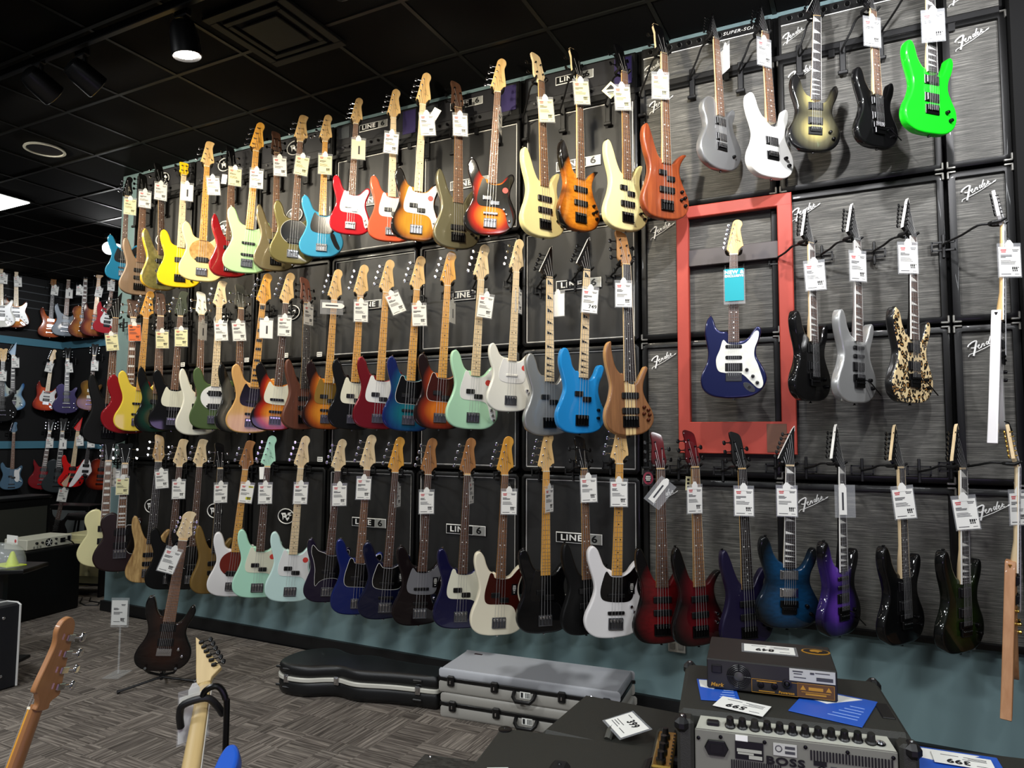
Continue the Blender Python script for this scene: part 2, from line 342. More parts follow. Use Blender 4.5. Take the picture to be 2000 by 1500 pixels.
# ---------------------------------------------------------------- instrument outlines (cm; x right, z up from the bottom of the body)
OUT = {
'P': [(0,.2),(8,.6),(13.5,3.2),(16.6,8),(16.4,13.5),(14,19),(12.3,24),(12.2,29),(13.6,33.5),(15,37.5),(14.3,40.6),(11.8,40.8),(9,38.2),(6.5,35.2),(3.6,34),(0,34.4),(-3.2,37),(-4.8,37),(-7,38.6),(-8.8,42),(-10.4,46.5),(-13,49.4),(-15.6,48),(-16.2,43.4),(-15,37.5),(-13.2,32),(-12.6,27),(-14,21),(-16.4,15),(-17.2,10),(-16,5),(-12,1.6),(-6,.3)],
'J': [(2,.2),(9,1.5),(14,5),(16.8,10),(17,15),(14.8,20.5),(12.6,25.5),(12.4,30),(13.5,34.5),(14.6,38),(13.8,41),(11.4,41.2),(8.8,38.6),(6.4,35.4),(3.2,34.2),(0,34.6),(-3.2,36.6),(-5,37.2),(-7.4,39.4),(-9.2,43.5),(-11.2,47.8),(-14,49.6),(-16.4,47),(-16.4,42),(-14.6,36),(-12.6,30),(-12.2,25),(-14,19),(-16.8,13),(-17.4,8),(-15.4,3.4),(-11,.6),(-5,-.2)],
'RAY': [(0,0),(8,.6),(13.5,3.4),(16.3,8.5),(16,14),(13.6,19),(12,23.5),(12,28),(13.2,32.5),(13.6,36),(12.2,38.6),(9.8,38),(7.6,35),(5,33),(3.2,33),(0,33.4),(-3.2,35),(-5,35.4),(-7.4,37.6),(-8.8,42),(-10.8,46),(-13.4,47.4),(-15.6,45),(-15.8,40),(-14.4,34.5),(-12.8,29.5),(-12.4,25),(-14,19.5),(-16.2,14),(-17,9),(-15.4,4),(-11,1),(-5,0)],
'SR': [(0,0),(7,.8),(12.5,3.6),(15.6,8.5),(15.8,14),(13.6,19),(11.4,24),(10.4,29),(11,34),(12.6,38.5),(12.4,41),(10,40.4),(7,36.5),(4.6,32.5),(3.2,31.5),(0,32),(-3.4,34),(-5,36),(-7,40.5),(-8.8,46),(-11,51),(-13,52),(-14.4,49.5),(-14.6,44),(-13.4,38),(-11.8,32),(-11.4,27),(-12.8,21),(-15.2,15),(-16.4,10),(-15.4,5),(-11.5,1.4),(-6,.1)],
'SPEC': [(0,0),(7,.8),(12.5,3.4),(15.4,8),(15.6,13),(13.4,18),(11,23),(9.8,28),(10.4,32),(12.6,36),(14.6,38.6),(12.4,39),(9,36.4),(6,33),(3.2,32),(0,32.4),(-3.4,34.4),(-5.2,36.4),(-7,41),(-8.6,46),(-10.4,51),(-12.4,53),(-14.2,50.4),(-14.8,45),(-13.6,38),(-11.6,32),(-11,27),(-12.6,21),(-15,15),(-16.2,10),(-15,5),(-11.4,1.4),(-6,.1)],
'BTB': [(0,0),(7,.8),(12,3.6),(14.8,8.5),(13.8,14),(10.8,19),(8.8,24),(9,29),(10.6,33.6),(12,37.2),(10.4,38.4),(8.2,35),(5.5,30.5),(3.4,28.5),(0,29),(-3.4,34),(-5.5,34.5),(-8,38),(-9.4,43),(-10.2,48),(-10.4,51.8),(-12.6,50.6),(-14,46),(-13.6,40),(-12,33),(-11,27),(-12.4,20),(-14.6,14.5),(-15.2,9.5),(-13.6,4.5),(-9.6,1.3),(-5,.1)],
'CONC': [(0,0),(8,.8),(13,3.4),(15.6,8.4),(15.2,14),(12.6,19),(11,24),(11.2,29),(13,34),(14.2,38.5),(12.6,40.6),(10,39.6),(8,35),(5.5,31.8),(3.2,31.5),(0,32),(-3.2,36),(-4.8,36.2),(-7,39),(-8.4,44),(-10.6,48.4),(-13.4,48.6),(-15,45),(-15,39.5),(-13.2,33.5),(-11.6,28),(-11.6,24),(-13.4,18.5),(-15.6,13.5),(-16.2,9),(-14.6,4),(-10.4,1),(-5,0)],
'MUST': [(2,0),(9,1.2),(13.6,4.4),(15.8,9.5),(15.4,15),(13,20),(11.8,24.5),(12.4,29.5),(14,34),(14.4,38),(12.6,40),(10,38.4),(7,35.2),(3.2,34.4),(0,34.8),(-3.2,36.4),(-6,36.6),(-9,38.6),(-11,42.6),(-13.4,45.6),(-16,44),(-16.4,38.6),(-14.8,32.5),(-13,27.5),(-13,22.5),(-14.8,16.5),(-16.4,11),(-16,6),(-12.8,2),(-7.6,0)],
'STRAT': [(1,0),(8,.8),(13,3.4),(16,8),(16.4,12),(14.4,17),(11.8,21.6),(11.2,25.6),(12.4,30),(13.8,34.5),(13.4,37.4),(11.6,38),(9.8,36),(7.8,32.8),(5.4,31),(3,30.4),(0,31),(-3,35.4),(-5,35.6),(-7.4,36.2),(-9.2,38.4),(-10.2,41.8),(-11.6,44.2),(-13.4,42.6),(-14.6,39),(-14.8,34),(-13.8,28.6),(-13.2,24),(-13.8,19),(-16,14),(-17,9.5),(-15.8,4.6),(-11.6,1.2),(-5,0)],
'SUP': [(0,0),(7.6,.6),(12.6,3.4),(15,8),(14.6,13),(12,18),(10.4,22),(10.8,26.5),(12.8,31),(13.8,35.5),(12.6,38.4),(10.6,37.4),(8.8,33),(6.4,29),(3,27.6),(0,28),(-3,31),(-5,32),(-7.4,35.6),(-8.8,40),(-10.6,43),(-13,42.6),(-14.2,38.5),(-13.4,33),(-11.4,27),(-10.6,22.5),(-12,17.5),(-14.6,12.6),(-15.6,8),(-14,3.6),(-9.8,.8),(-5,0)],
'LP': [(0,0),(7,.7),(12.6,3.6),(16,9),(16.2,15),(13.6,20.5),(11,25),(10.8,29),(12.6,33),(13.2,36.5),(11.4,38),(8.6,36),(6,33),(3,32.4),(0,34),(-3,40.6),(-6,42),(-9.6,41),(-12.6,37.5),(-13,33),(-11.4,28),(-11.2,24),(-13.6,19.5),(-16.2,14),(-16.6,9),(-13.6,3.6),(-7,.7)],
'SEMI': [(0,0),(8,.7),(14.6,4),(18,10),(17.6,16),(14.4,21),(12,25.5),(12.4,30),(14.4,34.5),(13.6,39),(10.4,41),(7,38.6),(4.5,34),(3,33.4),(0,33.6),(-3,33.4),(-4.5,34),(-7,39.6),(-10,44),(-13.4,43),(-15,38),(-14,32),(-12,26),(-14,21),(-17.6,16),(-18,10),(-14.6,4),(-8,.7)],
'SG': [(0,0),(7,.7),(12.4,3.4),(15.6,8.4),(15.4,14),(12.6,19.5),(11,24),(11.4,29),(12.6,33),(12.8,37.6),(11,36.4),(8,32.4),(5.6,30),(3,29.6),(0,30),(-3,29.6),(-5.6,30),(-8,32.6),(-11,37),(-12.8,38.4),(-12.8,33),(-11.4,29),(-11,24),(-12.6,19.5),(-15.4,14),(-15.6,8.4),(-12.4,3.4),(-7,.7)],
'V': [(0,16),(1.2,16.4),(6,9),(13,-3),(17.6,-5.4),(19,-3),(12.8,14),(7,30),(4,37),(2.8,38.4),(0,38.6),(-2.8,38.4),(-4,37),(-7,30),(-12.8,14),(-19,-3),(-17.6,-5.4),(-13,-3),(-6,9),(-1.2,16.4)],
'RR': [(0,33),(3,31),(10,20),(19,9),(23,7),(22,11),(12,32),(6,52),(4,63),(2.8,66),(0,66.2),(-2.8,66),(-4.4,64),(-8,48),(-14,22),(-19,3),(-19.6,0),(-16.6,0),(-14,3),(-6,24),(-3,31)],
}
PGOUT = {
'P': [(-6.4,36.6),(-7.8,32),(-9.2,26),(-9.2,21.4),(-7.4,19),(-3,18.5),(3,18.3),(7,17.6),(9.4,15.4),(10.6,11.6),(11.8,7.4),(13.8,5.6),(15.2,8),(14.4,14),(12.4,19.6),(11,24),(11,29),(12.4,33.6),(13.8,37.4),(13,39.6),(11,39),(8.6,36.4),(6.2,34),(3.4,33.2),(0,33.2),(-3.4,34),(-4.6,36.4)],
'J': [(-6,36),(-8,31),(-9.2,25),(-8,21),(-4,19.6),(2,19.2),(7,19.6),(9.4,21.6),(10.6,27),(12.2,32),(13.2,36),(12.6,39),(10.4,38.4),(7.4,35.2),(3.4,33),(0,32.8),(-3.4,33.4)],
'OVAL': None, 'STRAT': [(-5.4,31),(-7,26),(-9,20.5),(-8,14.8),(-4.4,13.4),(2,13.2),(5,12.2),(8.6,8.6),(12,5.4),(14.2,6),(14.6,9.4),(12.2,17.5),(10.4,22),(10.6,26.5),(12.2,31),(12.6,35),(10.8,35.4),(8.2,31.6),(5,28.8),(0,28.4),(-3,29)],
'MUST': [(-12.4,41),(-13,36),(-11,30),(-9.6,24),(-9.4,18),(-8.6,12),(-6,15),(-2,17),(4,17.6),(8,16),(11.4,12),(14,12),(14,16),(12,21),(11,26),(12,31),(13.4,35),(12.8,38),(10,36.6),(6.6,34),(0,33.4),(-4,35.4),(-8.4,37)],
'HALF': [(3.2,32),(3.4,19),(5,14),(8.4,12.6),(10.6,17),(10.4,24),(10,28),(11,32),(12,35),(10.6,36),(7.6,33)],
'WAVE': [(3,27),(3,21),(5,17),(8,14),(10.6,14.6),(10.4,19),(9,23),(9.6,28),(11.4,33),(10.6,35),(8,31)],
}
PLATE_J = [(6.4,18.6),(9.4,19.6),(11.8,14),(14.4,8.6),(13.4,6.6),(11,8.2),(8.4,12.6)]
HEADS = {  # outline (x,z above the nut), tilt, tuners left [(x,z)], tuners right
'fender4': ([(-2.1,-.2),(-2.3,1.6),(-4.7,3.0),(-4.6,4.8),(-3.4,10),(-1.7,18.6),(-.7,21.8),(1.6,23.2),(4.1,22.1),(4.9,19.6),(4.1,17.2),(3.9,15.2),(4.5,11),(5.2,7),(5.3,4.6),(4.2,4.2),(3,2.8),(2.2,1.4),(2.1,-.2)], 0, [(-2.9,5.4),(-2.1,9.6),(-1.1,13.8),(-.1,18)], []),
'ray4': ([(-2.1,-.2),(-2.4,1.8),(-4.8,3.8),(-4.4,5.8),(-2.6,15),(-1.7,19.8),(-.2,21.4),(2.4,21.4),(4.9,20.4),(4.3,18.4),(3.7,15.4),(4.3,10.6),(5.3,5.6),(5,4),(3.2,2.9),(2.3,1.5),(2.1,-.2)], 0, [(-2.8,6),(-1.9,10.4),(-1,14.8)], [(3,6)]),
'ray2': ([(-2.1,-.2),(-2.5,1.4),(-3.6,3.4),(-3.2,6),(-3.6,9.6),(-3.4,11.6),(0,11.6),(3,10.8),(3.4,8.6),(3,6),(3.6,3.4),(2.5,1.4),(2.1,-.2)], 0, [(-1.6,4.6),(-1.6,8.6)], [(1.6,4.6),(1.6,8.6)]),
'jack4': ([(-2.1,-.2),(-2.5,1.2),(-6,4.2),(-5.6,5.4),(-1.6,12.6),(2.8,20.8),(3.7,21.6),(3.6,19.6),(3.2,13),(2.8,7),(2.5,2.6),(2.1,-.2)], -11, [(-3.4,6.2),(-1.9,9.4),(-.4,12.6),(1.1,15.8)], []),
'ib4': ([(-2.1,-.2),(-2.4,1.5),(-4.2,4),(-4,8),(-3.2,14),(-3.7,18),(-3.2,20.2),(0,20),(2.6,18.6),(3.2,15.6),(3.4,10),(3.9,5),(3.4,3.4),(2.3,1.4),(2.1,-.2)], -12, [(-2.3,6),(-1.9,13)], [(2,5.4),(1.6,12)]),
'ib5': ([(-2.4,-.2),(-2.7,1.5),(-4.4,4),(-4.2,8),(-3.4,15),(-3.9,19),(-3.4,21.4),(-.6,21),(2.2,19.6),(3.2,16.4),(3.5,10),(4.1,5),(3.6,3.4),(2.6,1.4),(2.4,-.2)], -12, [(-2.5,5.4),(-2.2,10.4),(-1.9,15.6)], [(2.2,6),(1.8,12)]),
'lp3': ([(-2.1,-.2),(-2.6,1.6),(-3.7,4),(-3.5,9),(-4.1,14),(-4.5,16.8),(-2.4,17.6),(-.6,16.6),(0,16.2),(.6,16.6),(2.4,17.6),(4.5,16.8),(4.1,14),(3.5,9),(3.7,4),(2.6,1.6),(2.1,-.2)], -14, [(-2.2,4.6),(-2.3,8.6),(-2.6,12.8)], [(2.2,4.6),(2.3,8.6),(2.6,12.8)]),
'lp2': ([(-2.1,-.2),(-2.6,1.6),(-4.1,4),(-3.9,9),(-4.3,12),(-4.7,14.6),(-2.4,15.4),(0,14.6),(2.4,15.4),(4.7,14.6),(4.3,12),(3.9,9),(4.1,4),(2.6,1.6),(2.1,-.2)], -12, [(-2.4,4.6),(-2.6,11)], [(2.4,4.6),(2.6,11)]),
'strat6': ([(-2.1,-.2),(-2.2,1.2),(-3.6,3),(-3.4,4.6),(-.9,15.6),(0,18.2),(2,19),(3.9,18),(4.4,16),(3.6,14.2),(3.6,12.2),(4.5,6.8),(4.9,4.6),(4,4),(2.4,2),(2.1,-.2)], 0, [(-2.2,4.4),(-1.7,6.8),(-1.2,9.2),(-.7,11.6),(-.2,14),(.4,16.4)], []),
'jack6': ([(-2.1,-.2),(-2.5,1.2),(-5.2,4),(-4.7,5.2),(-1.2,11.6),(2.6,18.6),(3.7,20),(3.5,17.6),(3,11),(2.7,5.6),(2.4,2.4),(2.1,-.2)], -11, [(-3,5.2),(-2.1,7.4),(-1.2,9.6),(-.3,11.8),(.6,14),(1.5,16.2)], []),
'rev6': ([(2.1,-.2),(2.5,1.2),(5.2,4),(4.7,5.2),(1.2,11.6),(-2.6,18.6),(-3.7,20),(-3.5,17.6),(-3,11),(-2.7,5.6),(-2.4,2.4),(-2.1,-.2)], -11, [], [(3,5.2),(2.1,7.4),(1.2,9.6),(.3,11.8),(-.6,14),(-1.5,16.2)]),
'ray7': ([(-2.4,-.2),(-2.6,1.4),(-4.2,3.4),(-3.8,5.4),(-2.6,11),(-2.4,14.6),(-.2,17),(3,17.2),(5,16),(4.4,14.4),(3.8,11),(4.2,6),(4.6,3.4),(2.8,1.5),(2.4,-.2)], 0, [(-2.4,4.6),(-1.9,7.4),(-1.4,10.2),(-.6,13)], [(2.6,4.6),(2.6,7.8),(2.8,11)]),
}
#        nut  bridge  neck end  nut half  end half  frets  strings  head       bridge kind
STY = {
'P': dict(nut=95, br=9.3, end=34, fr=20, ns=4, head='fender4', bk='bass', pk=[('P', -2.7, 24), ('P', 2.7, 21)], kn=[(11.6, 13), (12.6, 9.6), (13.6, 6.6)], pg='P'),
'J': dict(nut=95, br=9.3, end=34, fr=20, ns=4, head='fender4', bk='bass', pk=[('J', 0, 23), ('J', 0, 14)], kn=[(8.6, 17), (10.4, 14), (12.6, 9.6)], pg='J'),
'RAY': dict(nut=95, br=9.3, end=33.5, fr=21, ns=4, head='ray4', bk='bass', pk=[('MM', 0, 17.5)], kn=[(9.4, 14), (11.4, 11), (13.2, 8)], pg='OVAL'),
'SR': dict(nut=95, br=9.3, end=30.7, fr=24, ns=4, head='ib4', bk='bass', pk=[('SOAP', 0, 23), ('SOAP', 0, 16)], kn=[(10.4, 15.5), (12.4, 12.4), (9.6, 11), (12.6, 8.4)], pg=None),
'SPEC': dict(nut=95, br=9.3, end=31.5, fr=24, ns=4, head='ib4', bk='bass', pk=[('SOAP', 0, 25), ('SOAP', 0, 16.6)], kn=[(10.2, 16.6), (12.2, 13.4), (9.8, 12), (12.4, 9)], pg=None),
'BTB': dict(nut=95, br=9.3, end=30, fr=24, ns=5, head='ib5', bk='bass', pk=[('SOAP', 0, 22), ('SOAP', 0, 13.6)], kn=[(8.4, 15.6), (11, 14), (8.2, 12), (11.6, 11.4), (10.8, 8.6)], pg=None),
'CONC': dict(nut=95, br=9.3, end=32.5, fr=22, ns=4, head='jack4', bk='bass', pk=[('P', -2.7, 23), ('P', 2.7, 20)], kn=[(10.6, 14), (10.6, 9.4)], pg=None),
'MUST': dict(nut=95, br=9.3, end=34.5, fr=20, ns=4, head='fender4', bk='bass', pk=[('P', -2.2, 22), ('P', 2.2, 20)], kn=[(11.4, 15), (12.8, 13)], pg='MUST'),
'STRAT': dict(nut=77, br=12.4, end=30, fr=22, ns=6, head='strat6', bk='strat', pk=[('SC', 0, 27.4), ('SC', 0, 21.6), ('HB', 0, 16.4)], kn=[(6.6, 15), (9.6, 11.6), (11.8, 8.2)], pg='STRAT'),
'SUP': dict(nut=77, br=12.4, end=29, fr=24, ns=6, head='jack6', bk='floyd', pk=[('HB', 0, 25.4), ('HB', 0, 17)], kn=[(8.6, 11), (10.6, 7.4)], pg=None),
'LP': dict(nut=77, br=14.4, end=31.4, fr=22, ns=6, head='lp3', bk='tom', pk=[('HB', 0, 28), ('HB', 0, 19)], kn=[(9, 14), (9.4, 8), (12.4, 11.6), (12, 6)], pg=None),
'SEMI': dict(nut=88, br=12, end=34, fr=22, ns=4, head='lp2', bk='bass', pk=[('HB', 0, 28), ('HB', 0, 19)], kn=[(11, 13), (12.4, 9)], pg=None),
'SG': dict(nut=77, br=12.4, end=29, fr=22, ns=6, head='lp3', bk='tom', pk=[('HB', 0, 26), ('HB', 0, 17.6)], kn=[(8, 12), (10, 8)], pg=None),
'V': dict(nut=79, br=14, end=32, fr=22, ns=6, head='jack6', bk='tom', pk=[('HB', 0, 29), ('HB', 0, 20)], kn=[(9, 6), (11, 2)], pg=None),
'RR': dict(nut=109, br=44.2, end=61, fr=22, ns=6, head='jack6', bk='floyd', pk=[('HB', 0, 57.4), ('HB', 0, 49)], kn=[(9, 36), (11, 32)], pg=None),
}
FRONT = -2.1
def half(st, z, w=0):
    a, b = (2.05, 2.95) if st['ns'] < 6 else (2.1, 2.85)
    if st['ns'] == 5: a, b = 2.4, 3.5
    if st['ns'] == 7: a, b = 2.4, 3.4
    return a+(b-a)*(st['nut']-z)/(st['nut']-st['end'])
def mk_body(sty, r=.9):
    def f(b):
        b.slab(smooth(OUT[sty], 3 if sty in ('V', 'RR') else 4), FRONT, 2.1, r)
    return cached('body|%s%.1f' % (sty, r), f, .01)
def mk_neck(sty, st):
    def f(b):
        R = []; zs = [st['end']-.1, st['end']+3, st['end']+7, st['end']+14, st['nut']-12, st['nut']-3, st['nut']+1]
        for i, z in enumerate(zs):
            h = half(st, z); d = [2.6, 2.6, 2.4, 1.5, 1.35, 1.3, 1.3][i]
            R.append([(h*math.cos(math.pi*k/8), -2.3+d*math.sin(math.pi*k/8)**.75 if 0 < k < 8 else -2.3, z) for k in range(9)] + [(-h, -2.6, z), (h, -2.6, z)])
        b.rings(R)
    return cached('neck|'+sty+str(st['ns']), f, .01)
def mk_board(sty, st):
    def f(b):
        a, c = half(st, st['end']), half(st, st['nut'])
        b.rings([[(-a, -2.55, st['end']), (-a, -3.05, st['end']), (0, -3.25, st['end']), (a, -3.05, st['end']), (a, -2.55, st['end'])],
                 [(-c, -2.55, st['nut']), (-c, -3.05, st['nut']), (0, -3.25, st['nut']), (c, -3.05, st['nut']), (c, -2.55, st['nut'])]])
    return cached('fretboard|'+sty+str(st['ns']), f, .01, 20)
def mk_binding(sty, st):
    def f(b):
        for s in (-1, 1):
            a, c = half(st, st['end'])+.12, half(st, st['nut'])+.12
            b.add([(s*(a-.2), -2.5, st['end']), (s*a, -2.5, st['end']), (s*a, -3.1, st['end']), (s*(a-.2), -3.12, st['end']), (s*(c-.2), -2.5, st['nut']), (s*c, -2.5, st['nut']), (s*c, -3.1, st['nut']), (s*(c-.2), -3.12, st['nut'])],
                  [(0, 1, 2, 3), (4, 5, 6, 7), (0, 1, 5, 4), (1, 2, 6, 5), (2, 3, 7, 6), (3, 0, 4, 7)])
    return cached('binding|'+sty, f, .01, 20)
def fretz(st, n): return st['br']+(st['nut']-st['br'])/2**(n/12)
def mk_frets(sty, st):
    def f(b):
        for n in range(1, st['fr']+1):
            z = fretz(st, n); h = half(st, z)-.05
            if z < st['end']+.2: break
            b.add([(-h, -3.02, z-.13), (-h, -3.02, z+.13), (-h, -3.2, z), (0, -3.22, z-.13), (0, -3.22, z+.13), (0, -3.38, z), (h, -3.02, z-.13), (h, -3.02, z+.13), (h, -3.2, z)],
                  [(0, 3, 5, 2), (2, 5, 4, 1), (3, 6, 8, 5), (5, 8, 7, 4), (0, 2, 1), (6, 7, 8)])
    return cached('frets|'+sty+str(st['ns']), f, .01, 0)
def mk_inlay(sty, st, kind):
    def f(b):
        for n in (1, 3, 5, 7, 9, 12, 15, 17, 19, 21):
            if (n == 1 and kind == 'dot') or n > st['fr']: continue
            z0, z1 = fretz(st, n), fretz(st, n-1); z = (z0+z1)/2; g = z1-z0; h = half(st, z)
            if z0 < st['end']: continue
            if kind == 'dot':
                for x in ((-h*.5, h*.5) if n == 12 else (0,)):
                    y = -3.25+.2*abs(x)/h
                    b.lathe((x, y-.02, z), [(.36, .1), (.36, -.02)], 8, 'Y')
            elif kind == 'block':
                w = h*.72; b.rings([[(-w, -3.16, z-g*.32), (0, -3.29, z-g*.32), (w, -3.16, z-g*.32), (w, -3.0, z-g*.32), (-w, -3.0, z-g*.32)], [(-w, -3.16, z+g*.32), (0, -3.29, z+g*.32), (w, -3.16, z+g*.32), (w, -3.0, z+g*.32), (-w, -3.0, z+g*.32)]])
            else:
                w = h*.86; zb = z-g*.36; zt = z+g*.36
                b.add([(-w, -3.1, zb), (w, -3.1, zb), (-w, -3.1, zt), (0, -3.29, zb), (0, -3.29, z), ], [(0, 3, 4, 2), (3, 1, 4)])
    return cached('inlays|%s%s' % (sty, kind)+str(st['ns']), f, .01, 0)
def mk_strings(sty, st, hd):
    def f(b):
        ns = st['ns']; O, tilt, L, Rr = HEADS[hd]; posts = sorted(L, key=lambda p: p[1])+sorted(Rr, key=lambda p: -p[1])
        for i in range(ns):
            t = i/(ns-1)*2-1; xn = t*(half(st, st['nut'])-.35); sp = 2.85 if ns == 4 else (3.2 if ns == 5 else (2.65 if ns == 6 else 3.1)); xb = t*sp
            r = (.115-.012*i if ns < 6 else .078-.006*i)
            path = [(xb, -3.75, st['br']-.6), (xn, -3.45, st['nut'])]
            if i < len(posts):
                px, pz = posts[i]; a = math.radians(-tilt); y0 = (-.9 if tilt == 0 else -.5)
                path.append((px, -2.4+y0*math.cos(a)+pz*math.sin(a)+(.4 if tilt == 0 else 0), st['nut']+pz*math.cos(a)))
            b.tube(path, r, 4, False)
    return cached('strings|%s%s' % (sty, hd)+str(st['ns']), f, .01)
def mk_head(hd):
    def f(b):
        pts = HEADS[hd][0]; t = HEADS[hd][1]; p = smooth(pts, 2 if hd in ('jack4', 'jack6', 'rev6') else 4)
        if hd in ('jack4', 'jack6', 'rev6'): p = pts
        b.slab(p, .5 if t == 0 else 0, 2.0 if t == 0 else 1.5, .18, seg=1)
    return cached('headstock|'+hd, f, .01)
def mk_edge(hd):   # pale bound edge of a dark pointed headstock
    def f(b):
        p = HEADS[hd][0]; t = HEADS[hd][1]; q = inset(p, -.16)
        n = len(p); k0, k1 = (2, 7) if 'rev' not in hd else (2, 7)
        for i in range(k0, k1):
            b.add([(*[(p[i][0], .05, p[i][1])][0],), (q[i][0], .05, q[i][1]), (q[i][0], 1.4, q[i][1]), (p[i][0], 1.4, p[i][1]), (p[i+1][0], .05, p[i+1][1]), (q[i+1][0], .05, q[i+1][1]), (q[i+1][0], 1.4, q[i+1][1]), (p[i+1][0], 1.4, p[i+1][1])],
                  [(0, 1, 2, 3), (4, 5, 6, 7), (0, 1, 5, 4), (1, 2, 6, 5), (2, 3, 7, 6), (3, 0, 4, 7)])
    return cached('binding|edge'+hd, f, .01, 0)
def mk_tuner(bass):
    def f(b):
        k = 1 if bass else .62
        b.lathe((0, 0, 0), [(.95*k, .5), (.95*k, .3), (.5*k, .2), (.48*k, -.9), (.3*k, -1)], 10, 'Y')
        b.box((-.2*k, 2.25, 0), (2.6*k, .7, 1.7*k), .12)
        b.cyl((-1.2*k, 2.25, 0), (-4.3*k, 2.25, 0), .3*k, 6)
        if bass: b.slab(smooth([(-4.0, 0), (-4.3, 1.0), (-5.1, 1.35), (-5.9, .95), (-6.1, 0), (-5.9, -.95), (-5.1, -1.35), (-4.3, -1.0)], 2), 1.85, 2.65, .38, seg=2)
        else: b.slab(ellipse(-3.1, 0, .75, 1.05, 12), 1.9, 2.6, .3, seg=2)
    return cached('tuner|%d' % bass, f, .01)
def mk_pick(k):
    def f(b):
        if k == 'P':
            b.box((0, -2.75, 0), (5.5, 1.2, 2.9), .3); [b.cyl((x, -3.3, 0), (x, -3.42, 0), .3, 8) for x in (-1.9, -.8, .8, 1.9)]
        elif k == 'J':
            b.box((0, -2.75, 0), (9.6, 1.2, 1.8), .3); [b.cyl((x+d, -3.3, 0), (x+d, -3.42, 0), .28, 8) for x in (-2.9, -1, 1, 2.9) for d in (-.45, .45)]
        elif k == 'MM':
            b.box((0, -2.75, 0), (9.2, 1.2, 4.0), .4); b.box((0, -2.55, 0), (11, .8, 1.4), .3)
            [b.cyl((x, -3.3, z), (x, -3.5, z), .5, 8) for x in (-2.9, -1, 1, 2.9) for z in (-1, 1)]
        elif k == 'SOAP': b.box((0, -2.75, 0), (10.4, 1.2, 3.4), .35)
        elif k == 'HB':
            b.box((0, -2.35, 0), (8.8, .5, 4.4), .2); b.box((0, -2.8, 0), (6.9, 1.0, 3.7), .25); [b.cyl((x, -3.28, z), (x, -3.38, z), .22, 6) for x in (-2.5, -1.5, -.5, .5, 1.5, 2.5) for z in (-.9, .9)]
        else:
            b.box((0, -2.65, 0), (8.4, .9, 1.8), .4); [b.cyl((x, -3.1, 0), (x, -3.22, 0), .24, 6) for x in (-2.6, -1.55, -.5, .5, 1.55, 2.6)]
    return cached('pickup|'+k, f, .01)
def mk_saddle(): return cached('saddle', lambda b: (b.box((0, -3.0, .2), (1.5, 1.1, 1.5), .25), b.cyl((0, -2.95, -.5), (0, -2.95, -4.2), .24, 6)), .01)
def mk_bridge(k, ns):
    def f(b):
        if k == 'bass':
            w = 8.4 if ns < 5 else 9.6; b.box((0, -2.3, -1.6), (w, .4, 6.2), .1); b.box((0, -2.8, -4.4), (w, 1.2, .5), .1)
            for s in (-1, 1): b.box((s*(w/2-.2), -2.6, -1.6), (.4, .8, 5.6), .1)
        elif k == 'floyd':
            b.box((0, -2.7, -.6), (8.6, .9, 3.2), .2); b.box((0, -2.9, -3.6), (7.2, 1.1, 3.4), .3)
            for i in range(6): x = (i/5*2-1)*2.65; b.box((x, -3.3, -.2), (.95, .7, 2.6), .15); b.cyl((x, -3.4, -3), (x, -3.9, -3.2), .35, 6)
        elif k == 'tom':
            b.box((0, -2.9, 0), (8.6, 1.4, 1.3), .3); b.box((0, -2.8, -5.6), (9.4, 1.3, 1.6), .5)
            for s in (-1, 1): b.cyl((s*3.8, -1.8, 0), (s*3.8, -3.4, 0), .7, 8); b.cyl((s*4.2, -1.8, -5.6), (s*4.2, -3.5, -5.6), .8, 8)
        else:
            b.box((0, -2.35, -1.2), (8.2, .5, 4.4), .15)
            for i in range(6): x = (i/5*2-1)*2.65; b.box((x, -2.95, -.4), (.95, .7, 2.8), .12)
    return cached('bridge|%s%d' % (k, ns), f, .01)
def mk_pg(k):
    def f(b):
        p = ellipse(0, 24.6, 9.8, 9.4, 40) if k == 'OVAL' else smooth(PGOUT[k], 4)
        b.slab(p, FRONT-.25, FRONT+.05, .06, seg=1)
    return cached('pickguard|'+k, f, .01)
def mk_pgedge(k):
    def f(b):
        p = ellipse(0, 24.6, 9.8, 9.4, 40) if k == 'OVAL' else smooth(PGOUT[k], 4)
        b.slab(inset(p, -.22), FRONT-.12, FRONT+.06)
    return cached('pickguard_edge|'+k, f, .01)
def mk_knob(): return cached('knob', lambda b: b.lathe((0, 0, 0), [(.95, .05), (.95, -.9), (.8, -1.5), (.6, -1.6)], 12, 'Y'), .01)
def mk_button(): return cached('strap_button', lambda b: b.lathe((0, 0, 0), [(.35, -.2), (.35, .7), (.75, .9), (.75, 1.2)], 10, 'Z'), .01)
def mk_nut(ns): return cached('nut|%d' % ns, lambda b: b.box((0, -2.85, 0), (4.2 if ns in (4, 6) else 4.9, .9, .5)), .01)
def button_spot(sty):
    p = OUT[sty]; l = max((q for q in p if q[0] < -4), key=lambda q: q[1]); return l
GU = {}
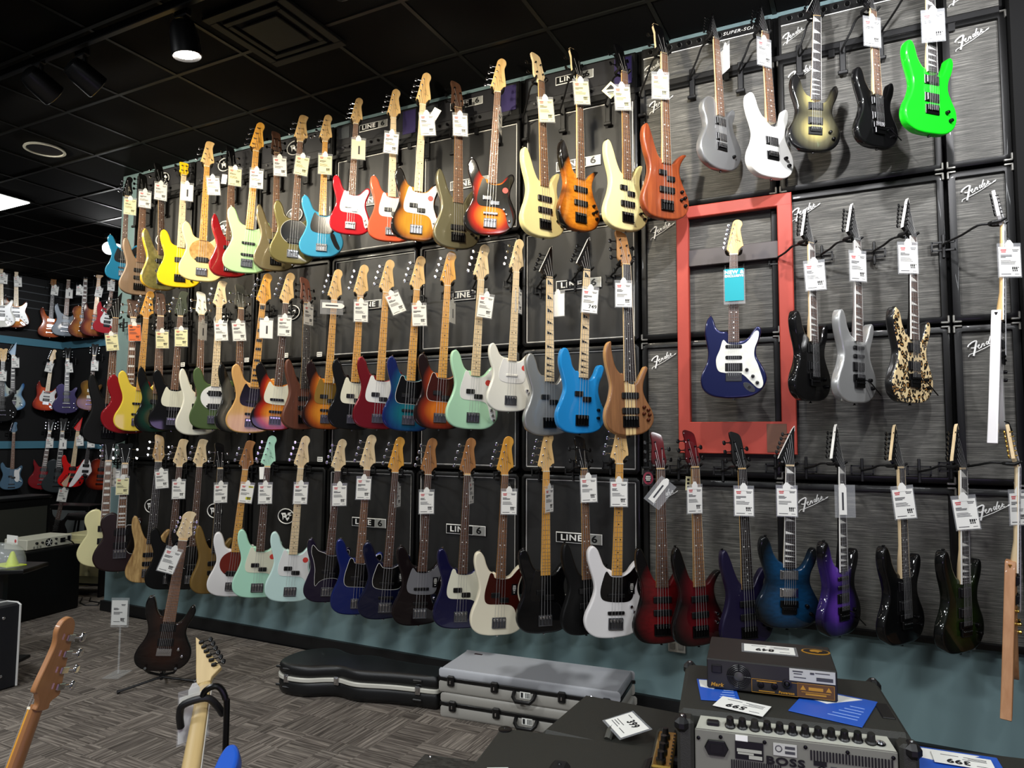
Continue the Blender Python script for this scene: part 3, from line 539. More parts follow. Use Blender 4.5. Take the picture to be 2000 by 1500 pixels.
def instrument(gid, name, label, cat, Mx, S, style, body, pg=None, board=None, neck=None, head=None, headmat=None, hw=None, pk=None, kn=None, ns=None, inlay='dot', inlaymat=None,
               binding=None, edge=None, pgk=None, pgedge=None, pkmat=None, plate=None, sticker=False, hs=None, bk=None, arm=False, group=None, detail=2, knmat=None, tunermat=None, decal=True, r=.9, extra=None):
    st = dict(STY[style]); hd = head or st['head']; st['ns'] = ns or st['ns']; st['bk'] = bk or st['bk']
    neck = neck or MAPLE; board = board or ROSE; hw = hw or CHROME; ns = st['ns']; tun = tunermat or hw
    T = thing(name, label, cat, matrix=Mx @ Matrix.Diagonal((S, S, S, 1)), group=group)
    part('body', mk_body(style, r), body, T)
    part('neck', mk_neck(style, st), neck, T)
    part('fretboard', mk_board(style, st), board, T)
    if binding: part('binding', mk_binding(style, st), binding, T)
    part('frets', mk_frets(style, st), NICKEL, T, kind='stuff')
    if inlay: part('inlays', mk_inlay(style, st, inlay), inlaymat or (BLACKPL if board in (MAPLE, AMBER, PALEMAPLE, ROAST) else WHITE), T, kind='stuff')
    part('nut', mk_nut(ns), BONE if hw is not BLACKHW else BLACKPL, T, (0, 0, st['nut']*.01))
    tilt = math.radians(HEADS[hd][1])
    H = part('headstock', mk_head(hd), headmat or neck, T, (0, -.024, st['nut']*.01), (tilt, 0, 0))
    if edge: part('binding', mk_edge(hd), edge, H)
    if decal and hd in ('fender4', 'strat6', 'ray4'):
        me = cached('decal', lambda b: [b.tube([(x*6-3, z*.1, z*6-1.5) for x, z in p], rr*3.2, 4) for p, rr in SCRIPT], .01)
        part('decal', me, BLACKPL if headmat is None or headmat not in (BLACKGLOSS,) else BONE, H, (.026, .0045, .092), (0, math.radians(-78), 0))
    for side, lst in ((0, HEADS[hd][2]), (1, HEADS[hd][3])):
        for x, z in lst:
            y0 = .005 if HEADS[hd][1] == 0 else 0
            part('tuner', mk_tuner(ns < 6), tun, H, (x*.01, y0-.001, z*.01), (0, math.pi if side else 0, 0))
    part('strings', mk_strings(style, st, hd), STEELSTR, T, kind='stuff')
    if pg:
        k = pgk or st['pg']; part('pickguard', mk_pg(k), pg, T)
        if pgedge: part('pickguard_edge', mk_pgedge(k), pgedge, T)
    if plate: build('control_plate', lambda b: b.slab(smooth(PLATE_J, 3), FRONT-.2, FRONT+.05, .05, seg=1), plate, T, .01)
    for k, x, z in (st['pk'] if pk is None else pk): part('pickup', mk_pick(k), pkmat or BLACKPL, T, (x*.01, 0, z*.01))
    BR = part('bridge', mk_bridge(st['bk'], ns if st['bk'] == 'bass' else 6), (M('bridge_plate', '#77787c', .3, .9) if hw is CHROME else hw) if st['bk'] == 'bass' else hw, T, (0, 0, st['br']*.01))
    if st['bk'] == 'bass':
        for i in range(ns): part('saddle', mk_saddle(), hw, BR, ((i/(ns-1)*2-1)*(.0285 if ns < 5 else .033), 0, 0))
    if style == 'STRAT':
        jp = build('jack_plate', lambda b: b.slab(ellipse(0, 0, 3.6, 1.7, 24), -.25, .05, .1, seg=1), CHROME, T, .01, loc=(.078, FRONT*.01, .058), rot=(0, math.radians(38), 0)); build('jack', lambda b: b.lathe((0, -.2, 0), [(.9, 0), (.8, -.3), (.4, -.3)], 14, 'Y'), BLACKPL, jp, .01)
    for x, z in (st['kn'] if kn is None else kn): part('knob', mk_knob(), knmat or hw, T, (x*.01, FRONT*.01, z*.01))
    bx, bz = button_spot(style); part('strap_button', mk_button(), hw, T, (bx*.01, 0, (bz-.5)*.01), (0, -.2, 0))
    part('strap_button', mk_button(), hw, T, (0, 0, .3*.01+(OUT[style][0][1] if style not in ('V', 'RR') else OUT[style][0][1])*.01), (0, math.pi, 0))
    if sticker:
        part('sticker', cached('sticker', lambda b: b.lathe((0, 0, 0), [(1.9, .05), (1.9, 0)], 20, 'Y'), .01), M('sticker_red', '#d8453c', .4), T, (.088, (FRONT-.29)*.01, .30))
    if hs: # small black hang card lying on the pickguard
        part('info_card', cached('info_card', lambda b: b.box((0, 0, 0), (3.4, .1, 6.2))), BLACKPL, T) if 0 else None
        c = build('info_card', lambda b: b.box((0, 0, 0), (3.4, .1, 6.4)), BLACKPL, T, .01, loc=(.088, (FRONT-.32)*.01, .27))
        build('print', lambda b: [b.box((0, -.06, z), (w, .04, .35)) for z, w in ((2.2, 1.6), (1.5, 1.8), (.8, 2), (0, 1.8), (-.8, 1.4), (-2, .9))], WHITE, c, .01)
    if arm:
        build('tremolo_arm', lambda b: b.tube([(4, -2.9, 11), (5, -4.6, 10.4), (8, -5.6, 7), (12, -5.8, 4)], .28, 6), hw, T, .01)
    GU[gid] = dict(T=T, Mx=Mx, S=S, st=st, label=label)
    return T
# ---------------------------------------------------------------- hanging an instrument on the wall
def frame_from(N, B, theta):
    up = (N-B).normalized(); n = Vector((math.sin(theta), -math.cos(theta), 0)); n = (n-up*n.dot(up)).normalized()
    yb = -n; xr = yb.cross(up)
    return Matrix(((xr.x, yb.x, up.x, B.x), (xr.y, yb.y, up.y, B.y), (xr.z, yb.z, up.z, B.z), (0, 0, 0, 1)))
ROWN = {'t': 'top row', 'm': 'middle row', 'b': 'bottom row'}
def hang(gid, npx, bpx, style, phi, body, label, tag=None, d=.2, wall='main', hook=True, **kw):
    f = (lambda p: atY(p[0], p[1], -d)) if wall == 'main' else ((lambda p: atY(p[0], p[1], 2.7-d)) if wall == 'back' else (lambda p: atX(p[0], p[1], -11.5+d)))
    N, B = f(npx), f(bpx)
    while wall == 'main' and gid[0] == 't' and d < .36 and N.z+(N-B).length*(.262 if STY[style]['nut'] > 80 else .27) > 3.955: d += .01; N, B = f(npx), f(bpx)
    v = CAM-N; th = math.atan2(v.x, -v.y)+math.radians(phi)
    Mx = frame_from(N, B, th); S = (N-B).length/(STY[style]['nut']*.01)
    cat = 'bass guitar' if STY[style]['ns'] < 6 else 'guitar'
    nm = 'electric_bass' if STY[style]['ns'] < 6 else 'electric_guitar'
    instrument(gid, nm, label, cat, Mx, S, style, body, **kw)
    if hook: hanger(gid, N, Mx, S, d, wall, label)
    if tag: price_tag(gid, N, B, v, phi, tag, label)
def hanger(gid, N, Mx, S, d, wall, label):
    n = STY_N(gid); wy = {'main': lambda p, dx, dz: Vector((p.x+dx, -.012, p.z+dz)), 'back': lambda p, dx, dz: Vector((p.x+dx, 2.69, p.z+dz)), 'left': lambda p, dx, dz: Vector((-11.49, p.y, p.z+dz))}[wall]
    q = Mx @ Vector((0, .028*S, STY_N(gid)*.01*S+.012))
    back = (Mx.to_3x3() @ Vector((0, 1, 0))).normalized()
    dz = -.03 if gid[0] != 't' else -.10
    A = wy(q, (back.x*d*.9 if wall == 'main' else 0)*.8, dz)
    nrm = {'main': Vector((0, -1, 0)), 'back': Vector((0, -1, 0)), 'left': Vector((1, 0, 0))}[wall]
    rz = 0 if wall != 'left' else math.pi/2
    T = thing('guitar_hanger', 'black padded yoke hanger holding the '+short(label), 'hanger', A, 0, None)
    if gid[0] == 't' and wall == 'main':
        part('bracket', cached('bracket|rail', lambda b: (b.box((0, -.006, -.02), (.032, .022, .17), .004), b.box((0, -.02, -.11), (.05, .02, .02), .004))), HANGBLACK, T)
    else:
        part('bracket', cached('bracket|grid', lambda b: (b.box((0, -.006, 0), (.014, .014, .12), .003), b.box((0, -.004, .02), (.10, .008, .008)), b.box((0, -.004, -.02), (.10, .008, .008)), b.box((-.05, -.004, 0), (.008, .008, .048)), b.box((.05, -.004, 0), (.008, .008, .048)))), HANGBLACK, T, rot=(0, 0, rz))
    p0 = Vector((0, 0, 0))+nrm*.01; p3 = q-A; p2 = p3+back*.05
    build('arm', lambda b: b.tube(bend([p0, p0+nrm*.05, (p0+nrm*.05)*.45+p2*.55+Vector((0, 0, -.004)), p2, p3], 3), .0055, 8), HANGBLACK, T)
    x = (Mx.to_3x3() @ Vector((1, 0, 0))).normalized(); z = Vector((0, 0, 1))
    w = .03*S
    build('yoke', lambda b: b.tube([p3-x*w*1.35-back*.062+z*.012, p3-x*w*1.2-back*.04, p3-x*w*1.05-back*.01, p3-x*w*.6+back*.004, p3+x*w*.6+back*.004, p3+x*w*1.05-back*.01, p3+x*w*1.2-back*.04, p3+x*w*1.35-back*.062+z*.012], [.006, .0085, .0085, .007, .007, .0085, .0085, .006], 8), HANGBLACK, T)
def STY_N(gid): return GU[gid]['st']['nut']
def short(l):
    return ' '.join(l.split()[:10])
# ---------------------------------------------------------------- price tags (pocket, card, print)
def mk_card(): return cached('card', lambda b: b.box((0, 0, 0), (.092, .0008, .135)))
def mk_sleeve(): return cached('sleeve', lambda b: b.box((0, 0, 0), (.102, .0022, .158), .001))
def mk_tab(): return cached('hang_tab', lambda b: b.slab([(-.018, 0), (-.018, .022), (-.006, .04), (.006, .04), (.018, .022), (.018, 0)], -.0016, -.0012))
def mk_print(k):
    def f(b):
        R = random.Random(k); y = -.0008
        def q(x0, x1, z0, z1): b.box(((x0+x1)/2, y, (z0+z1)/2), (x1-x0, .0004, z1-z0))
        for i in range(3):
            w = R.uniform(.02, .05); q(-.038, -.038+w, .028-i*.005, .031-i*.005)
        for i in range(4): q(-.038, -.038+R.uniform(.04, .07), .004-i*.005, .006-i*.005)
        q(.012, .040, .052, .055); q(.014, .036, .046, .049)
        q(-.038, .004, -.058, -.055); q(.02, .038, -.058, -.056)
    return cached('print|%d' % k, f, 1, 0)
def mk_print2(): return cached('print|head', lambda b: [b.box((x, -.0008, z), (w, .0004, h)) for x, z, w, h in ((-.025, .053, .024, .006), (-.025, .045, .02, .005))], 1, 0)
def mk_print3(k):
    def f(b):
        R = random.Random(k+50)
        for i, x in enumerate((.012, .020, .028)): 
            b.box((x, -.0008, -.030), (.006, .0004, .012)); b.box((x+.001, -.0008, -.041), (.0055, .0004, .006))
        b.box((.036, -.0008, -.027), (.004, .0004, .005))
    return cached('print|price%d' % k, f, 1, 0)
TAGN = [0]
def tag_at(pos, yaw, roll, kind, label, price=None, paper=None, pitch=0, scale=1):
    TAGN[0] += 1; k = TAGN[0] % 5
    R = Matrix.Rotation(yaw, 4, 'Z') @ Matrix.Rotation(pitch, 4, 'X') @ Matrix.Rotation(roll, 4, 'Y')
    T = thing('price_tag', label, 'price tag', matrix=Matrix.Translation(pos) @ R @ Matrix.Scale(scale, 4))
    paper = paper or PAPER
    if kind == 'strip':
        part('sleeve', mk_sleeve(), SLEEVE, T, (.012, .002, -.01))
        c = part('card', cached('card|strip', lambda b: b.slab([(-.019, -.075), (.019, -.075), (.019, .055), (.007, .075), (-.007, .075), (-.019, .055)], -.0006, .0006)), paper, T)
        build('barcode', lambda b: b.box((0, -.001, -.01), (.009, .0006, .085)), INK, c); return T
    part('sleeve', mk_sleeve(), SLEEVE, T, (0, .0018, .006))
    c = part('card', mk_card(), paper, T)
    part('hang_tab', mk_tab(), PAPER, T, (0, 0, .058))
    part('loop', cached('loop', lambda b: b.tube([(-.004, .001, .09), (-.006, .008, .105), (0, .016, .115), (.006, .008, .105), (.004, .001, .09)], .0009, 4)), SLEEVE, T)
    if kind == 'back':
        build('barcode', lambda b: b.box((.004, -.001, -.004), (.012, .0006, .06)), INK, c); return T
    part('print', mk_print(k), INK, c); part('heading', mk_print2(), INKRED if paper is not PAPERO else INKBLK, c)
    if price: part('price', text_mesh(price, .03, .0002, 1.0, 0, .0006), INKBLK, c, (.018, -.0008, -.033))
    else: part('price', mk_print3(k), INKBLK, c)
    if kind == 'sale':
        build('highlight', lambda b: (b.box((.018, -.0005, -.034), (.036, .0004, .02)), b.box((.026, -.0005, .051), (.034, .0004, .012))), M('highlight_yellow', '#d3cf2a', .6), c)
    return T
def price_tag(gid, N, B, v, phi, tag, label):
    px, py = tag[0], tag[1]; o = tag[2] if len(tag) > 2 else {}
    d = math.radians(o.get('yaw', phi*.45)); a = math.atan2(v.x, -v.y)+d
    vn = v.copy(); vn.z = 0; vn.normalize(); Mx = GU[gid]['Mx']; fr = -(Mx.to_3x3() @ Vector((0, 1, 0)))
    p0 = N*.82+B*.18 + vn*.02 + fr*(.055 if not o.get('behind') else -.03)
    r = ray(px, py); t = (p0-CAM).dot(vn)/r.dot(vn); pos = CAM+r*t
    w = dict(back='barcode-side price tag', strip='narrow barcode strip', sale='yellow-highlighted price tag').get(o.get('k'), 'cream price tag' if o.get('p') is PAPERY else ('orange clearance price tag' if o.get('p') is PAPERO else 'white price tag'))
    tag_at(pos, a, math.radians(o.get('roll', 0)), o.get('k', 'front'), w+' hanging from the '+' '.join(label.split()[:10]), o.get('pr'), o.get('p'))
# ================================================================ the setting
WALLCOL = M('wall_teal', '#6a8285', .85, bump=.05); WALLBLK = M('wall_black', '#0c0c0d', .7); BASEBLK = M('baseboard_black', '#0f0f10', .5)
CEILM = M('ceiling_black', '#090909', .9, bump=.15, bscale=120, spec=.15); BARM = M('grid_bar_black', '#161714', .5, .2, spec=.3)
ST = lambda o: tagged(o, kind='structure')
def carpet():
    m, nt, b = newmat('carpet'); L = nt.links.new
    tc = nt.nodes.new('ShaderNodeTexCoord'); oi = nt.nodes.new('ShaderNodeObjectInfo')
    sp = nt.nodes.new('ShaderNodeSeparateXYZ'); L(tc.outputs['Object'], sp.inputs[0])
    def mth(op, a, bb=None, v=None):
        n = nt.nodes.new('ShaderNodeMath'); n.operation = op; L(a, n.inputs[0])
        if bb is not None: L(bb, n.inputs[1])
        if v is not None: n.inputs[1].default_value = v
        return n.outputs[0]
    K = .2
    cx = mth('FLOOR', mth('DIVIDE', sp.outputs['X'], v=K)); cy = mth('FLOOR', mth('DIVIDE', sp.outputs['Y'], v=K))
    cb = nt.nodes.new('ShaderNodeCombineXYZ'); L(cx, cb.inputs[0]); L(cy, cb.inputs[1]); L(mth('MULTIPLY', oi.outputs['Random'], v=37), cb.inputs[2])
    wn = nt.nodes.new('ShaderNodeTexWhiteNoise'); L(cb.outputs[0], wn.inputs['Vector'])
    flip = mth('GREATER_THAN', wn.outputs['Value'], v=.62)
    def stripes(sx, sy):
        mp = nt.nodes.new('ShaderNodeMapping'); mp.inputs['Scale'].default_value = (sx, sy, 1)
        ad = nt.nodes.new('ShaderNodeVectorMath'); ad.operation = 'ADD'; L(tc.outputs['Object'], ad.inputs[0]); L(wn.outputs['Color'], ad.inputs[1])
        L(ad.outputs[0], mp.inputs[0]); n = nt.nodes.new('ShaderNodeTexNoise'); n.inputs['Scale'].default_value = 6; n.inputs['Detail'].default_value = 3; n.inputs['Roughness'].default_value = .7
        L(mp.outputs[0], n.inputs['Vector']); return n.outputs['Fac']
    mx = nt.nodes.new('ShaderNodeMix'); mx.data_type = 'FLOAT'; L(flip, mx.inputs[0]); L(stripes(14, .5), mx.inputs[2]); L(stripes(.5, 14), mx.inputs[3])
    r = ramp(nt, ((.34, '#46403a'), (.5, '#6a625b'), (.66, '#988f84'))); L(mx.outputs[0], r.inputs[0])
    sc = nt.nodes.new('ShaderNodeMapRange'); L(wn.outputs['Value'], sc.inputs[0]); sc.inputs[3].default_value = .75; sc.inputs[4].default_value = 1.12
    m2 = nt.nodes.new('ShaderNodeMix'); m2.data_type = 'RGBA'; m2.blend_type = 'MULTIPLY'; m2.inputs[0].default_value = 1; L(r.outputs[0], m2.inputs[6])
    cc = nt.nodes.new('ShaderNodeCombineColor'); [L(sc.outputs[0], cc.inputs[i]) for i in range(3)]; L(cc.outputs[0], m2.inputs[7])
    L(m2.outputs[2], b.inputs['Base Color']); b.inputs['Roughness'].default_value = .95; b.inputs['Specular IOR Level'].default_value = .15
    bp = nt.nodes.new('ShaderNodeBump'); bp.inputs['Strength'].default_value = .5; bp.inputs['Distance'].default_value = .004; L(mx.outputs[0], bp.inputs['Height']); L(bp.outputs[0], b.inputs['Normal'])
    return m
CARPET = carpet()
floor = ST(pbox('floor', (-4.5, .2, -.06), (15, 10.4, .1), M('floor_backing', '#2a2725', .9)))
tile = cached('carpet_tile', lambda b: b.box((0, 0, 0), (.598, .598, .012), .002))
for i in range(-14, 4):
    for j in range(-6, 5):
        x, y = i*.6+.3, j*.6-.3
        if y > .1 and x > -6.3: continue
        part('carpet_tile', tile, CARPET, floor, (x+4.5, y-.2, .0545), (0, 0, math.pi/2*((i+j) % 2)))
wall = ST(pbox('wall_back', (-2.34, .17, 1.99), (7.68, .24, 3.98), WALLCOL))
ST(pbox('baseboard_back', (-2.34, .035, .045), (7.7, .03, .09), BASEBLK))
ST(pbox('wall_recess_back', (-8.8, 2.79, 1.99), (5.6, .18, 3.98), WALLBLK)); ST(pbox('wall_left', (-11.59, -.4, 1.99), (.18, 6.4, 3.98), WALLBLK))
TEALBAND = M('teal_band', '#4d7f92', .5)
for z in (2.97, 1.40):
    ST(pbox('trim_%d' % (1 if z > 2 else 2), (-8.8, 2.69, z), (5.3, .04, .11), TEALBAND)); ST(pbox('trim_%d' % (3 if z > 2 else 4), (-11.49, -.4, z), (.04, 6.2, .11), TEALBAND))
SLAT = M('slat_metal', '#6d7174', .4, .6)
for i, z in enumerate((3.16, 3.5, 3.62, 3.74, 3.86)):
    ST(pbox('trim_%d' % (5+i), (-8.8, 2.695, z), (5.3, .012, .014), SLAT)); ST(pbox('trim_%d' % (10+i), (-11.495, -.4, z), (.012, 6.2, .014), SLAT))
ST(pbox('trim_15', (1.02, -.02, 1.99), (.74, .14, 3.98), M('end_panel_black', '#070707', .8, spec=.2)))
ceil = ST(pbox('ceiling', (-5.0, .2, 4.03), (15, 8.4, .06), CEILM))
ct = cached('ceiling_tile', lambda b: b.box((0, 0, 0), (.585, .585, .016), .004))
for i in range(-18, 12):
    for j in range(-4, 5):
        x, y = -4.69+.61*(i+.5), -.39+.61*(j+.5)
        if -11.5 < x < 1.3 and y < 2.7: part('ceiling_tile', ct, CEILM, ceil, (x+5, y-.2, -.042))
for i in range(-11, 11): pbox('grid_bar', (-4.69+.61*i+5, .1-.2+.2, -.046), (.024, 6.2, .02), BARM, ceil)
for j in range(-4, 6): pbox('grid_bar', (0, -.39+.61*j-.2, -.047), (13, .024, .02), BARM, ceil)
# ceiling fittings
T = thing('ceiling_vent', 'black square ceiling air diffuser with stepped louvres', 'vent', (-3.08, -1.10, 3.97))
VB = M('vent_black', '#11110f', .6, spec=.25)
def sqring(s, w, z, t): return lambda b: [b.box((x*(s-w)/2, y*(s-w)/2, z), (w if x else s, w if y else s-2*w, t), .003) for x, y in ((1, 0), (-1, 0), (0, 1), (0, -1))]
pbox('backing', (0, 0, .004), (.5, .5, .01), M('vent_hollow', '#050505', .9), T)
build('frame', sqring(.58, .055, -.006, .022), VB, T, kind='stuff'); build('louvre', sqring(.42, .035, -.012, .02), VB, T, kind='stuff'); pbox('panel', (0, 0, -.02), (.28, .28, .012), VB, T, .004)
T = thing('ceiling_speaker', 'round ceiling speaker with pale ring', 'speaker', (-6.16, -.67, 3.975))
build('ring', lambda b: b.lathe((0, 0, 0), [(.15, 0), (.155, -.012), (.135, -.014), (.13, 0)], 32), M('ring_grey', '#d2d3ca', .5), T); build('grille', lambda b: b.lathe((0, 0, -.004), [(.13, 0), (.13, -.004)], 32), BLACKPL, T)
T = thing('ceiling_light', 'bright white recessed ceiling light panel', 'ceiling light', (-8.28, -.24, 3.965))
pbox('frame', (0, 0, 0), (1.24, .64, .02), BARM, T); pbox('diffuser', (0, 0, -.012), (1.18, .58, .01), M('light_panel', '#fbfcf6', .5, emit=7), T)
T = thing('light_track', 'long black ceiling track carrying the spotlights', 'track', (-2.6, -1.58, 3.93)); pbox('rail', (0, 0, 0), (7.6, .035, .05), BLACKPL, T, .004)
LENS = M('lamp_lens', '#fff6ea', .3, emit=22); LENSO = M('lamp_lens_far', '#ffffff', .3, emit=45)
def spothead(x, y, tx, lab, lens=LENS, tz=2.45, ty=0):
    A = Vector((x, y, 3.78)); d = (Vector((tx, ty, tz))-A).normalized(); q = d.to_track_quat('-Z', 'Y')
    T = thing('track_spotlight', lab, 'spotlight', A)
    build('stem', lambda b: (b.cyl((0, 0, .0), (0, 0, .13), .012, 8), b.box((0, -.02, .14), (.10, .04, .05), .006)), BLACKPL, T)
    h = build('housing', lambda b: b.lathe((0, 0, 0), [(.04, .10), (.06, .09), (.075, .04), (.08, -.09), (.075, -.095), (.068, -.075), (.02, -.07)], 20), BLACKPL, T); h.rotation_euler = q.to_euler()
    l = build('lens', lambda b: b.lathe((0, 0, -.082), [(.066, 0), (.04, -.006), (.004, -.009)], 20), lens, T); l.rotation_euler = q.to_euler()
SL = ['black track spotlight at the far left end of the track', 'black track spotlight, second from the far left end', 'dark track spotlight, left one of the dark pair', 'dark track spotlight, right one of the dark pair', 'lit black track spotlight beside the air diffuser'] + ['black track spotlight on the rail, %s to the right of the diffuser' % q for q in ('first', 'second', 'third', 'fourth', 'fifth')]
for i, (x, y, tx, tz) in enumerate(SPOTS): spothead(x, y, tx if i != 4 else -3.2, SL[i], LENS, tz if i != 4 else 1.2, 0 if i != 4 else -1.1)
for (px, py, lab) in ((228, 462, 'glaring white spotlight, right one of the far pair'), (213, 474, 'glaring white spotlight, left one of the far pair')):
    q = atX(px, py, -8.0); spothead(q.x, q.y, -4.6, lab, LENSO, 2.5, q.y-1.9)
# ================================================================ speaker cabinets and heads mounted on the wall
TOLEX = M('tolex_black', '#0b0b0c', .42, bump=.25, bscale=400); EDGE = M('cabinet_edge', '#080808', .42, 0, .1, spec=.3)
GRL6 = M('grille_charcoal', '#191919', .5, bump=.2, bscale=500); GRPV = M('grille_black', '#131211', .6, bump=.2, bscale=500)
def silver_grille():
    m, nt, b = newmat('grille_silver_streak'); L = nt.links.new
    n, tc = grain_nodes(nt, 4, (1.2, 1, 60), 6, .75); r = ramp(nt, ((.3, '#1f1f1c'), (.5, '#494844'), (.7, '#83817a'))); L(n.outputs['Fac'], r.inputs[0]); L(r.outputs[0], b.inputs['Base Color'])
    b.inputs['Roughness'].default_value = .6; b.inputs['Specular IOR Level'].default_value = .3; return m
GRF = silver_grille(); PIPE = M('white_piping', '#c9c8c4', .4); CORN = M('corner_steel', '#9d9c96', .35, .85); LOGOW = M('badge_white', '#eeeeea', .4); LOGOG = M('badge_silver', '#a5a6a2', .35, .4)
ST(pbox('trim_16', (-2.63, .036, 2.26), (6.56, .012, 3.36), M('backing_black', '#070707', .9, spec=.1)))
XS = [-5.91, -5.13, -4.36, -3.58, -2.79, -1.99, -1.2, -.416, .368, 1.15]; ZS = [.574, 1.345, 2.134, 2.905, 3.675]
ORD = ['first', 'second', 'third', 'fourth', 'fifth', 'sixth']
def l6badge(T, loc, s=1.0):
    p = thing_part('logo_badge', T, loc)
    build('plate', lambda b: b.slab(smooth([(-.15, -.032), (-.15, .032), (.15, .032), (.15, -.032)], 1), -.004, 0, .002, seg=1), LOGOW, p, s)
    build('plate', lambda b: b.box((-.045, -.0045, 0), (.198, .004, .052), 0), BLACKPL, p, s)
    part('lettering', text_mesh('LINE', .05, .0012, 1.3, 0, .001), LOGOW, p, (-.046*s, -.0075*s, 0))
    build('plate', lambda b: b.box((.102, -.0045, 0), (.088, .004, .058), 0), LOGOG, p, s)
    part('lettering', text_mesh('6', .058, .0012, 1.35, 0, .0012), BLACKPL, p, (.102*s, -.0075*s, 0))
    if s != 1: [setattr(c, 'scale', (s, s, s)) for c in p.children if c.name.startswith('lettering')]
def thing_part(name, T, loc):
    b = MB(); b.box((0, .002, 0), (.05, .002, .02)); return part(name, b.mesh(name), BLACKPL, T, loc)
def pvbadge(T, loc, s=1.0):
    p = build('logo_badge', lambda b: b.slab(ellipse(0, 0, .085*s, .06*s, 32), -.004, 0), BLACKPL, T, loc=loc)
    build('ring', lambda b: b.tube([(.08*s*math.cos(a*math.pi/16), -.005, .055*s*math.sin(a*math.pi/16)) for a in range(33)], .004*s, 6), LOGOW, p)
    for q in ([(-.05, .022), (-.01, .026), (.002, .012), (-.018, .004), (-.03, -.03), (-.036, .004)], [(.0, -.02), (.02, .028), (.062, .034), (.036, .016), (.06, .012), (.03, -.002), (.034, -.014), (.014, -.034)], [(-.03, .012), (.04, .008), (.02, -.01), (-.012, -.012)]):
        build('lightning', lambda b: b.slab([(x*s, z*s) for x, z in q], -.007, -.004), LOGOW, p)
def fbadge(T, loc, s=.15):
    b = MB(); script_fn(b); part('logo_badge', b.mesh('logo_badge', s), LOGOW, T, loc)
def corner_fn(sx, sz):
    def f(b): b.box((-sx*.020, -.006, -sz*.005), (.038, .024, .010), .003); b.box((-sx*.005, -.006, -sz*.020), (.010, .024, .038), .003)
    return f
